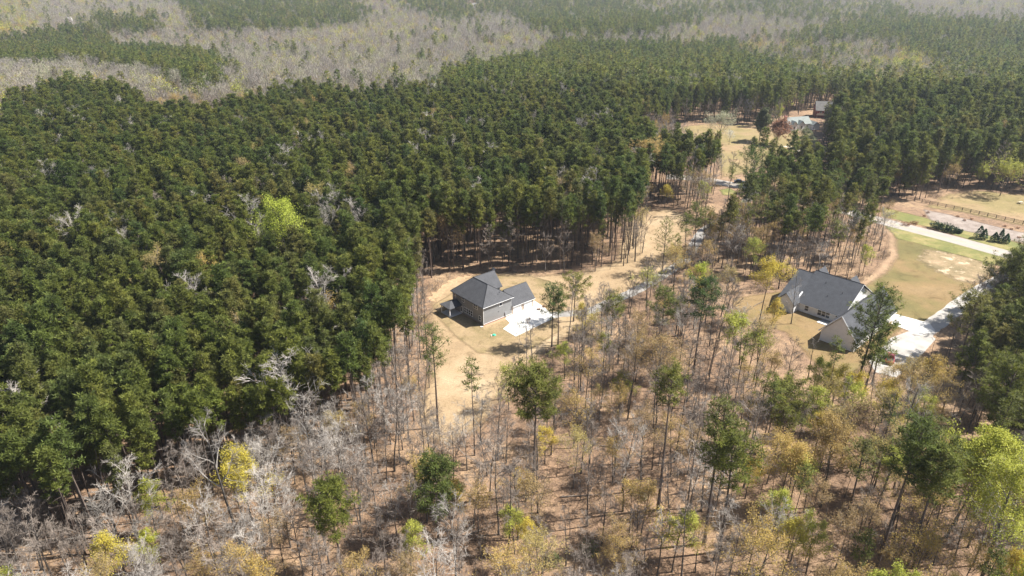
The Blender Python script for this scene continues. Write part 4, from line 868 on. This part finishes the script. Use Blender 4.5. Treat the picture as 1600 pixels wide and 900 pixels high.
MARKS = [(833,620,'the big full pine'),(684,560,'the lanky clearing edge pine'),(685,770,'the bushy low branched pine'),(536,800,'the bottom edge round pine'),(1032,605,'the tall straight compact pine'),(1140,720,'the foreground pine pair'),
 (1225,640,'the wide flat layered pine'),(1350,500,'the pine before the cream house'),(1375,700,'the leaning bottom right pine'),(1108,470,'the round headed pine'),(1030,485,'the bushy driveway pine'),(890,460,'the parking pad pines'),
 (1040,370,'the sparse lone sand pine'),(1545,620,'the massive right edge pine'),(345,700,'the leaning white limbed tree'),(400,745,'the bright yellow tree'),(495,670,'the pale fan shaped tree'),(320,520,'the white crown among pines'),
 (120,670,'the white dead snag'),(443,352,'the vivid lime tree'),(1185,428,'the golden yellow tree'),(1400,635,'the spreading pale tree'),(1525,790,'the large yellow green tree'),(1280,700,'the golden tan tree'),(755,460,'the dark grey house'),
 (1290,480,'the cream house'),(1090,430,'the small bright green tree'),(1003,250,'the domed tan yellow tree'),(1562,280,'the pasture tree'),(720,620,'the sandy clearing tip'),(30,520,'the left picture edge'),(1440,560,'the parking court'),(870,875,'the round holly'),
 (1160,300,'the driveway entrance'),(650,330,'the middle of the pine wood'),(200,400,'the left heart of the pine wood'),(60,850,'the bottom left corner'),(260,850,'the left bottom edge'),(1200,860,'the bottom edge below the budding trees'),(760,850,'the bottom centre edge'),(560,520,'the pine wood near the clearing')]
ORD = ['nearest', 'second nearest', 'third nearest', 'fourth nearest', 'fifth nearest', 'sixth nearest', 'seventh nearest', 'eighth nearest', 'ninth nearest', 'tenth nearest', 'eleventh nearest', 'twelfth nearest'] + ['further'] * 60
pending = []
def label_all():
    bins = {}
    for t, a, px in pending:
        k = min(range(len(MARKS)), key=lambda i: math.hypot(px[0] - MARKS[i][0], px[1] - MARKS[i][1])); dx, dy = px[0] - MARKS[k][0], px[1] - MARKS[k][1]
        side = ('right of' if dx > 0 else 'left of') if abs(dx) > abs(dy) else ('below' if dy > 0 else 'above')
        bins.setdefault((a, side, k), []).append((math.hypot(dx, dy), id(t), t))
    for (a, side, k), L in bins.items():
        L.sort()
        for n, (_, _, t) in enumerate(L): t['label'] = a + ', ' + ((ORD[n] + ' ') if len(L) > 1 else '') + side + ' ' + MARKS[k][2]
def stuff(name, R_, meshes, label, cat):
    """one object: points carrying form, scale and turn; geometry nodes stand a tree on each"""
    me = bpy.data.meshes.new(name); n = len(R_); me.vertices.add(n)
    co = np.stack([R_[:, 0], R_[:, 1], terrain(R_[:, 0], R_[:, 1])], 1); me.vertices.foreach_set('co', co.astype(np.float32).ravel())
    for nm, c in (('form', 2), ('scl', 3), ('turn', 4)):
        a = me.attributes.new(nm, 'FLOAT', 'POINT'); a.data.foreach_set('value', R_[:, c].astype(np.float32))
    o = link(name, me); tag(o, label, cat, kind='stuff')
    ng = bpy.data.node_groups.new(name + '_nodes', 'GeometryNodeTree')
    ng.interface.new_socket('Geometry', in_out='INPUT', socket_type='NodeSocketGeometry'); ng.interface.new_socket('Geometry', in_out='OUTPUT', socket_type='NodeSocketGeometry')
    N, L = ng.nodes, ng.links; gi = N.new('NodeGroupInput'); go = N.new('NodeGroupOutput'); jn = N.new('GeometryNodeJoinGeometry')
    def attr(nm): a = N.new('GeometryNodeInputNamedAttribute'); a.data_type = 'FLOAT'; a.inputs['Name'].default_value = nm; return a.outputs[0]
    fo, sc_, tu = attr('form'), attr('scl'), attr('turn'); cx = N.new('ShaderNodeCombineXYZ'); L.new(tu, cx.inputs[2]); 
    for k, pm in enumerate(meshes):
        src = bpy.data.objects.new(name + '_form', pm)
        oi = N.new('GeometryNodeObjectInfo'); oi.inputs['Object'].default_value = src; oi.inputs['As Instance'].default_value = True
        cmpn = N.new('FunctionNodeCompare'); cmpn.data_type = 'FLOAT'; cmpn.operation = 'EQUAL'; cmpn.inputs['Epsilon'].default_value = .2
        L.new(fo, cmpn.inputs[0]); cmpn.inputs[1].default_value = float(k)
        ip = N.new('GeometryNodeInstanceOnPoints'); L.new(gi.outputs[0], ip.inputs['Points']); L.new(cmpn.outputs[0], ip.inputs['Selection'])
        L.new(oi.outputs['Geometry'], ip.inputs['Instance']); L.new(cx.outputs[0], ip.inputs['Rotation']); L.new(sc_, ip.inputs['Scale']); L.new(ip.outputs[0], jn.inputs[0])
    L.new(jn.outputs[0], go.inputs[0]); md = o.modifiers.new('scatter', 'NODES'); md.node_group = ng
    print('STUFF', name, n); return o
FORMS = {'pine': F_PINE, 'bare': F_BARE, 'bud': F_BUD, 'sap': SAPL}
LIMIT = {'pine': 275, 'bare': 290, 'bud': 270, 'sap': 160}
for kind in ('pine', 'bare', 'bud', 'sap'):
    R_ = rows[kind]; px = proj(np.concatenate([R_[:, :2], np.full((len(R_), 1), 10.)], 1)); vis = visible(px)
    dist = np.hypot(R_[:, 0], R_[:, 1]) + np.where(vis, 0, 1e5)
    if kind == 'pine':   # an interior tree behind its neighbours still shows its crown: nearest first
        pass
    o_ = np.argsort(dist); take = o_[:LIMIT[kind]]; take = take[dist[take] < 1e5]; restk = np.setdiff1d(np.arange(len(R_)), take)
    bpx = proj(np.concatenate([R_[:, :2], np.zeros((len(R_), 1))], 1))
    for i in take:
        x, y, f, sc_, tz = R_[i]; f = int(f); zi = next((k for k in range(4) if inside(bpx[i:i+1], ZONES[k][1])[0]), 4)
        size = 'tall' if sc_ > (.98 if zi < 2 else .88) else 'short' if sc_ < .75 else 'medium'
        F_ = FORMS[kind][f]; nm, cat = NAMEK[kind]; ttop = proj(np.array([[x, y, F_.h * sc_ * .8]]))[0]
        t = empty(nm, (x, y, 0), tz, None, cat, NAMEK[kind][1] + 's ' + ZONES[zi][0].split(' ', 1)[1]); t.scale = (sc_,) * 3
        pending.append((t, adj(kind, f, size), ttop))
        link('trunk', F_.trunk, t)
        if F_.crown and kind in ('pine', 'bud'): link('crown', F_.crown, t)
    if len(restk): stuff({'pine': 'pine_wood', 'bare': 'bare_wood', 'bud': 'budding_wood', 'sap': 'sapling_thicket'}[kind], R_[restk], [f.joined if kind in ('pine', 'bud') else f.trunk for f in FORMS[kind]],
        {'pine': 'dense green canopy of the pine woods', 'bare': 'grey leafless trees mixed through the woods', 'bud': 'tan and yellow budding trees mixed through the woods', 'sap': 'thin leafless saplings of the undergrowth'}[kind], {'pine': 'pine wood', 'bare': 'bare wood', 'bud': 'budding wood', 'sap': 'saplings'}[kind])
label_all()
stuff('undergrowth', rows['brush'], [f.joined for f in BRUSH], 'low twiggy tan undergrowth on the floor of the woods', 'undergrowth')

# --- the far woods
def far_woods():
    parts = []
    for y0, y1, s_ in ((YN, 900, 5.6), (900, 1500, 7.5), (1500, 3300, 10.5)):
        Q = jit_grid(y0, y1, s_, .84, 20)
        if y1 > 3000: Q = Q[np.abs(Q[:, 0]) < 2700]
        parts.append(np.concatenate([Q, np.full((len(Q), 1), s_)], 1))
    Q = np.concatenate(parts); z = terrain(Q[:, 0], Q[:, 1]); can = proj(np.stack([Q[:, 0], Q[:, 1], z + 17], 1))
    nzx = np.sin(Q[:, 0] / 37) * np.cos(Q[:, 1] / 51) + np.sin(Q[:, 0] / 15 + Q[:, 1] / 23)
    can2 = can + rng.normal(size=can.shape) * (9, 2.0) + np.stack([nzx * 6, nzx * 1.8], 1)
    cls = np.full(len(Q), 'pine', dtype=object); cls[can[:, 1] < -8] = 'mixed'
    for nm, pg in reversed(FARMAP): cls[inside(can2, px_poly(pg))] = nm
    cls[(cls == 'pine') & (Q[:, 1] > 1150)] = 'farpine'
    keep = np.ones(len(Q), bool)
    for fx, fy, w_ in FAR: keep &= ~((np.abs(Q[:, 0] - fx) < w_ * .8) & (Q[:, 1] < fy + 8) & (Q[:, 1] > fy - 45))
    bs = proj(np.stack([Q[:, 0], Q[:, 1], z], 1)); keep &= ~inside(bs, px_poly([(1218,215),(1218,190),(1270,172),(1318,172),(1318,205),(1280,215)]))
    keep &= ~(near_hero(Q[:, :2], 3))
    a1 = rng.uniform(0, 6.28, (7, 2)); fl = sum(np.sin(Q[:, 0] * math.cos(a) / L_ + Q[:, 1] * math.sin(a) / (L_ * 1.4) + b) for (a, b), L_ in zip(a1, (60, 38, 95, 27, 140, 47, 19))) / 4.2
    u = .5 + .42 * fl + rng.normal(size=len(Q)) * .55 ; u = np.argsort(np.argsort(u)) / len(u)
    gx = .5 + .5 * np.sin(Q[:, 0] / 63 + 2 * np.sin(Q[:, 1] / 88)); 
    forms = []; kinds = {'P': (0, 4), 'G': (4, 3), 'T': (7, 2), 'L': (9, 2), 'Y': (11, 1)}
    tab = {'pine': ('P', .90, 'G', .935, 'L', .985, 'T', 1), 'farpine': ('P', .70, 'G', .80, 'T', .86, 'L', 1), 'grey': ('P', .03, 'G', .66, 'T', .79, 'L', .97, 'Y', 1), 'limemix': ('P', .04, 'G', .22, 'T', .50, 'L', .93, 'Y', 1), 'lime': ('L', .8, 'G', 1), 'mixed': ('P', .38, 'G', .72, 'T', .84, 'L', 1), 'greymix': ('G', .5, 'P', .8, 'T', .93, 'L', 1)}
    f = np.zeros(len(Q))
    for nm, tb in tab.items():
        mk = cls == nm; prev = 0.0
        for kk, hi in zip(tb[::2], tb[1::2]):
            sel = mk & (u >= prev) & (u < hi); a, n = kinds[kk]; f[sel] = a + rng.integers(0, n, sel.sum()); prev = hi
    sc_ = rng.uniform(.62, 1.2, len(Q)) * np.where(Q[:, 2] > 7, 1.08, 1) * np.where(Q[:, 2] > 10, 1.15, 1)
    R_ = np.stack([Q[:, 0], Q[:, 1], f, sc_, rng.uniform(0, 6.28, len(Q))], 1)[keep]
    pines = R_[:, 2] < 4
    stuff('far_pine_woods', R_[pines], FAR_P, 'dark pine woods covering the distant hills', 'far woods')
    B_ = R_[~pines].copy(); B_[:, 2] -= 4
    stuff('far_leafless_woods', B_, FAR_G + FAR_T + FAR_L + FAR_Y, 'grey, tan and pale green leafless and budding woods in the distant valley', 'far woods')
far_woods()

# ------------------------------------------------------------------ fence, shrubs, vehicles, small things
def fence():
    L = catmull(gpoly([(1380,305),(1420,312),(1458,320),(1520,333),(1600,351),(1700,374)]), 12)
    seg = np.hypot(*np.diff(L, axis=0).T); s_ = np.concatenate([[0], np.cumsum(seg)]); n = int(s_[-1] / 3.0)
    Pp = np.stack([np.interp(np.arange(n + 1) * 3.0, s_, L[:, i]) for i in (0, 1)], 1); o = Pp[0]
    f = empty('rail_fence', (o[0], o[1], 0), 0, 'long dark wooden rail fence along the near side of the pasture', 'fence')
    g = Geo(); g.box((-.09, -.09, -.1), (.09, .09, 1.45)); pm = g.mesh('post', M_fence)
    for p in Pp: link('post', pm, f, (p[0] - o[0], p[1] - o[1], 0))
    for a, b in zip(Pp[:-1], Pp[1:]):
        for z in (.45, .88, 1.31):
            q = Geo(); d = (b - a); nrm = np.array([-d[1], d[0]]) / np.hypot(*d) * .025; aa, bb = a - o, b - o
            V = []
            for e in (aa, bb):
                for sg in (-1, 1):
                    for zz in (z - .075, z + .075): V.append((e[0] + nrm[0] * sg, e[1] + nrm[1] * sg, zz))
            q.add(V, [(0,1,5,4),(2,6,7,3),(0,4,6,2),(1,3,7,5),(0,2,3,1),(4,5,7,6)]); link('rail', q.mesh('rail', M_fence), f)
fence()
def shrub(px, py, r, h, m, label, n=420, size=.3, conical=False, name='shrub', group=None):
    g = at(px, py); T, K = bush(r, h, n, size, 6, conical); t = empty(name, (g[0], g[1], 0), 0, label, 'shrub', group)
    link('stems', T.mesh('stems', M_dbark), t); link('foliage', K.mesh('foliage', m), t)
for px, py, r, h, lab in ((1462,357,2.6,3.2,'dark evergreen shrub at the left end of the roadside shrub clump'), (1475,360,3.0,3.4,'dark evergreen shrub in the middle of the roadside shrub clump'), (1487,363,2.5,2.8,'dark evergreen shrub at the right end of the roadside shrub clump'), (1497,364,1.6,1.8,'low dark shrub at the tail of the roadside clump')):
    shrub(px, py, r, h, M_dark, lab, 700, .42)
for px, py, h, lab in ((1529,372,5.0,'left blue green cypress by the road'), (1536,374,4.2,'second blue green cypress by the road'), (1553,377,3.6,'small cypress between the two roadside pairs'), (1562,378,5.2,'rightmost tall cypress by the road'), (1571,380,3.8,'short cypress at the right of the tall one')):
    shrub(px, py, 1.3 + .28 * h * (.6 + .4 * math.sin(px)), h, M_cyp, lab, 620, .42, True, 'cypress')
for i, (px, py) in enumerate(((1496,339),(1507,345),(1518,343),(1570,354),(1580,359),(1590,357),(1592,372),(1450,333),(1444,338))): shrub(px, py, .75, .8, M_rust, ['first','second','third','fourth','fifth','sixth','seventh','leftmost','second from left'][i] + (' small brown shrub counted along the grey mulch bed' if i < 7 else ' small brown shrub at the fence start'), 110, .25, name='small_shrub', group='small shrubs in the mulch bed')
shrub(1160,329,1.6,3.0,M_dark,'very dark shrub at the foot of the two trunks by the driveway',500,.4)
shrub(1415,352,2.0,1.5,M_rust,'brown low shrub at the shaded road edge, left',300,.3); shrub(1428,350,1.8,1.4,M_rust,'brown low shrub at the shaded road edge, right',300,.3)
shrub(1217,490,2.0,1.6,M_olive,'low shrub in the shade at the left corner of the cream house',400,.3)
shrub(862,880,1.8,2.4,M_olive,'round olive green holly in the bottom centre of the bare wood',500,.25); shrub(920,868,1.9,3.4,M_olive,'taller olive green holly right of the round one in the bare wood',600,.25)
shrub(1005,780,1.0,1.6,M_sage,'small grey green holly near the tall straight pine trunk',240,.2)
for px, py, lab in ((842,484,'small orange shrub left of the garage corner'), (850,480,'small orange shrub right of the garage corner')): shrub(px, py, .7, .7, M_rust, lab, 120, .2)

def vehicle(px, py, rz, col, label, cat, name, pickup=True, z=0.06):
    g0 = at(px, py); t = empty(name, (g0[0], g0[1], z), rz, label, cat)
    paint, nt_, b_ = mat(name + '_paint', .3); b_.inputs['Base Color'].default_value = (*col, 1); b_.inputs['Coat Weight'].default_value = .6
    n_ = noise(nt_, 2.0); nt_.links.new(ramp(nt_, n_, [(.3, tuple(c * .85 for c in col)), (.7, tuple(min(1, c * 1.12) for c in col))]), b_.inputs['Base Color'])
    rub = plain('tyre_rubber', (.03,.03,.03), .9); chrome = plain('grey_metal', (.35,.35,.36), .35)
    L = 5.4 if pickup else 4.6; W = .95
    prof = [(-L/2, .45), (-L/2, .95), (-L/2 + .1, 1.02), (.35 if pickup else -L/2 + .5, 1.02), (1.3, 1.0), (L/2 - .15, .9), (L/2, .7), (L/2, .4)]
    def loft(prof, w_, inset=0.0, top=None):
        g = Geo(); k = len(prof); V = []
        for sgn in (-1, 1):
            for x, z_ in prof: V.append((x, sgn * (w_ - (inset * max(0, z_ - 1.0))), z_))
        c0 = np.mean(np.array(V)[:k], 0); c1 = np.mean(np.array(V)[k:], 0); V += [c0, c1]
        g.add(V, [(i, (i+1) % k, k + (i+1) % k, k + i) for i in range(k)]); g.add(V, [(2*k, (i+1) % k, i) for i in range(k)] + [(2*k+1, k + i, k + (i+1) % k) for i in range(k)]); return g
    link('body', loft(prof, W).mesh('body', paint), t)
    cab = [(-.75, 1.03), (-.65, 1.66), (-.4, 1.75), (.55, 1.73), (1.2, 1.03)] if pickup else [(-L/2 + .55, 1.03), (-L/2 + .9, 1.6), (-.6, 1.7), (.5, 1.66), (1.2, 1.03)]
    link('cab', loft(cab, W * .93, .22).mesh('cab', paint), t)
    g = Geo(); ws = [(.62, 1.68), (1.17, 1.10)]; g.add([(.64, -.72, 1.68), (.64, .72, 1.68), (1.2, .8, 1.09), (1.2, -.8, 1.09)], [(0,1,2,3)]); wo = link('windscreen', g.mesh('windscreen', M_glass), t)
    for sg in (-1, 1):
        g = Geo(); xa = cab[0][0] + .2; g.add([(xa, sg * .885, 1.12), (.95, sg * .885, 1.12), (.5, sg * .76, 1.62), (xa + .1, sg * .76, 1.62)], [(0,1,2,3)]); link('side_window', g.mesh('side_window', M_glass), t)
    if pickup: g = Geo(); g.box((-L/2 + .12, -.78, 1.0), (-.85, .78, 1.035)); link('bed', g.mesh('bed', plain('black_liner', (.04,.04,.045), .8)), t)
    for x in (-L/2 + 1.0, L/2 - 1.0):
        for sg in (-1, 1):
            g = Geo(); an = np.linspace(0, 2 * math.pi, 15)[:-1]; V = [(x + .38 * math.cos(a), y_, .38 + .38 * math.sin(a) - .0) for y_ in (sg * .74, sg * .98) for a in an]; k = 14
            V += [(x, sg * .74, .38), (x, sg * .98, .38)]
            g.add(V, [(i, (i+1) % k, k + (i+1) % k, k + i) for i in range(k)]); g.add(V, [(2*k+1, k + i, k + (i+1) % k) for i in range(k)] + [(2*k, (i+1) % k, i) for i in range(k)]); wh = link('wheel', g.mesh('wheel', rub), t)
            g = Geo(); V = [(x + .2 * math.cos(a), sg * .985, .38 + .2 * math.sin(a)) for a in an] + [(x, sg * 1.0, .38)]; g.add(V, [(14, i, (i+1) % 14) for i in range(14)]); link('rim', g.mesh('rim', chrome), wh)
    for sg in (-1, 1):
        g = Geo(); g.box((L/2 - .06, sg * .78 - .14, .66), (L/2 + .01, sg * .78 + .14, .8)); link('headlight', g.mesh('headlight', M_trim), t)
    g = Geo(); g.box((L/2 - .02, -.9, .38), (L/2 + .1, .9, .56)); link('bumper', g.mesh('bumper', chrome), t)
vehicle(1390, 563, R(60), (.42,.07,.08), 'red pickup truck parked on the parking court beside the cream house', 'pickup truck', 'pickup_truck')
vehicle(1155, 286, R(-12), (.03,.035,.045), 'dark car on the far bend of the road behind the pines', 'car', 'parked_car', False, 6 * Z)

def utility_lid():
    g0 = at(772, 524); t = empty('septic_riser', (g0[0], g0[1], 0), .4, 'small green riser lid set in the lawn before the dark grey house', 'utility lid')
    gm = plain('green_plastic', (.06,.42,.26), .4); g = Geo(); an = np.linspace(0, 2 * math.pi, 17)[:-1]
    V = [(.5 * math.cos(a) * s_, .5 * math.sin(a) * s_, z) for z, s_ in ((0, 1), (.22, 1), (.30, .8)) for a in an] + [(0, 0, .36)]; k = 16
    g.add(V, [(r * k + i, r * k + (i+1) % k, (r+1) * k + (i+1) % k, (r+1) * k + i) for r in (0, 1) for i in range(k)]); g.add(V, [(2*k + i, 2*k + (i+1) % k, 3*k) for i in range(k)]); link('lid', g.mesh('lid', gm), t)
    g = Geo(); g.box((-.9, -.2, 0), (-.62, .12, .3)); link('cap', g.mesh('cap', M_trim), t)
utility_lid()
g0 = at(753.5, 510.8); g = Geo(); g.box((g0[0] - .5, g0[1] - .35, 0), (g0[0] + .25, g0[1] + .15, .16)); tag(link('splash_block', g.mesh('splash_block', M_conc)), 'small white splash block at the near corner of the dark grey house', 'splash block')
g0 = at(763, 431); t = empty('heat_pump', (g0[0] + 1.5, g0[1] + 4, 0), R(40), 'pale grey cooling unit behind the dark grey house', 'cooling unit'); g = Geo(); g.box((-.45,-.45,0),(.45,.45,.95)); link('casing', g.mesh('casing', plain('unit_grey', (.5,.5,.48)), ), t); g = Geo(); g.tube([(0,0,.93),(0,0,.98),(0,0,1.0)],[.38,.38,.3],12); link('fan_guard', g.mesh('fan_guard', M_fascia), t)

def fallen_log(px, py, L, ang, r, label):
    g0 = at(px, py); g = Geo(); Q, _ = curve_pts((-L/2 * math.cos(ang), -L/2 * math.sin(ang), r), (math.cos(ang), math.sin(ang), .01), L, 6, (0, 0, 0), .04); g.tube(Q, np.linspace(r, r * .4, 7), 6)
    for k in range(4):
        b = Q[2 + k]; a = rng.uniform(0, 6.28); g.tube([b, b + np.array([math.cos(a), math.sin(a), .4]) * .7, b + np.array([math.cos(a), math.sin(a), .55]) * 1.5], [r * .3, r * .2, .01], 4)
    o = link('fallen_log', g.mesh('fallen_log', M_twig), None, (g0[0], g0[1], 0)); tag(o, label, 'fallen log')
for px, py, L, a, r, lab in ((1110,480+80,9,.5,.12,'pale fallen log leaning across the ground between the two houses'), (905,775,7,.1,.16,'grey fallen log on the leaf litter right of the big full pine'), (960,700,6,-.2,.13,'short fallen log in the middle of the bare wood'), (740,835,8,.3,.15,'long fallen log at the bottom centre of the bare wood'), (1185,475,5,.7,.1,'thin pale pole lying on the lawn left of the cream house'), (455,842,6,-.4,.14,'fallen log right of the large leaning bare tree'), (1005,862,7,.15,.15,'fallen log at the bottom centre right'), (1240,850,6,-.1,.14,'fallen log below the tan budding trees')):
    fallen_log(px, py, L, a, r, lab)
gp = sheet('brush_pile', [(770,556),(785,549),(806,550),(812,558),(795,562),(775,562)], 3 * Z, M_brush_soil, .6, 'dark brown patch of torn ground in front of the lawn', 1.5)

def table():
    g0 = at(1594, 318); t = empty('picnic_table', (g0[0], g0[1], 0), .3, 'small brown wooden picnic table standing in the pasture at the right edge', 'picnic table')
    g = Geo(); g.box((-1, -.4, .72), (1, .4, .78)); link('table_top', g.mesh('table_top', M_pale), t)
    for y in (-.75, .75): g = Geo(); g.box((-1, y - .14, .42), (1, y + .14, .47)); link('bench', g.mesh('bench', M_pale), t)
    for x in (-.75, .75): g = Geo(); g.box((x - .05, -.8, .34), (x + .05, .8, .42)); g.box((x - .045, -.5, 0), (x + .045, -.38, .72)); g.box((x - .045, .38, 0), (x + .045, .5, .72)); link('leg', g.mesh('leg', M_fence), t)
table()

# ------------------------------------------------------------------ haze
g = Geo(); g.box((-4100, -350, -40), (4100, 6100, 175)); hm = bpy.data.materials.new('haze'); hm.use_nodes = True; n_ = hm.node_tree; n_.nodes.remove(n_.nodes['Principled BSDF'])
pv = n_.nodes.new('ShaderNodeVolumePrincipled'); pv.inputs['Color'].default_value = (.80, .89, 1, 1); pv.inputs['Density'].default_value = 0.00009; pv.inputs['Anisotropy'].default_value = .2
n_.links.new(pv.outputs[0], n_.nodes['Material Output'].inputs['Volume']); hz = link('haze', g.mesh('haze', hm)); tag(hz, 'thin pale spring haze over the woods', 'haze', kind='stuff')
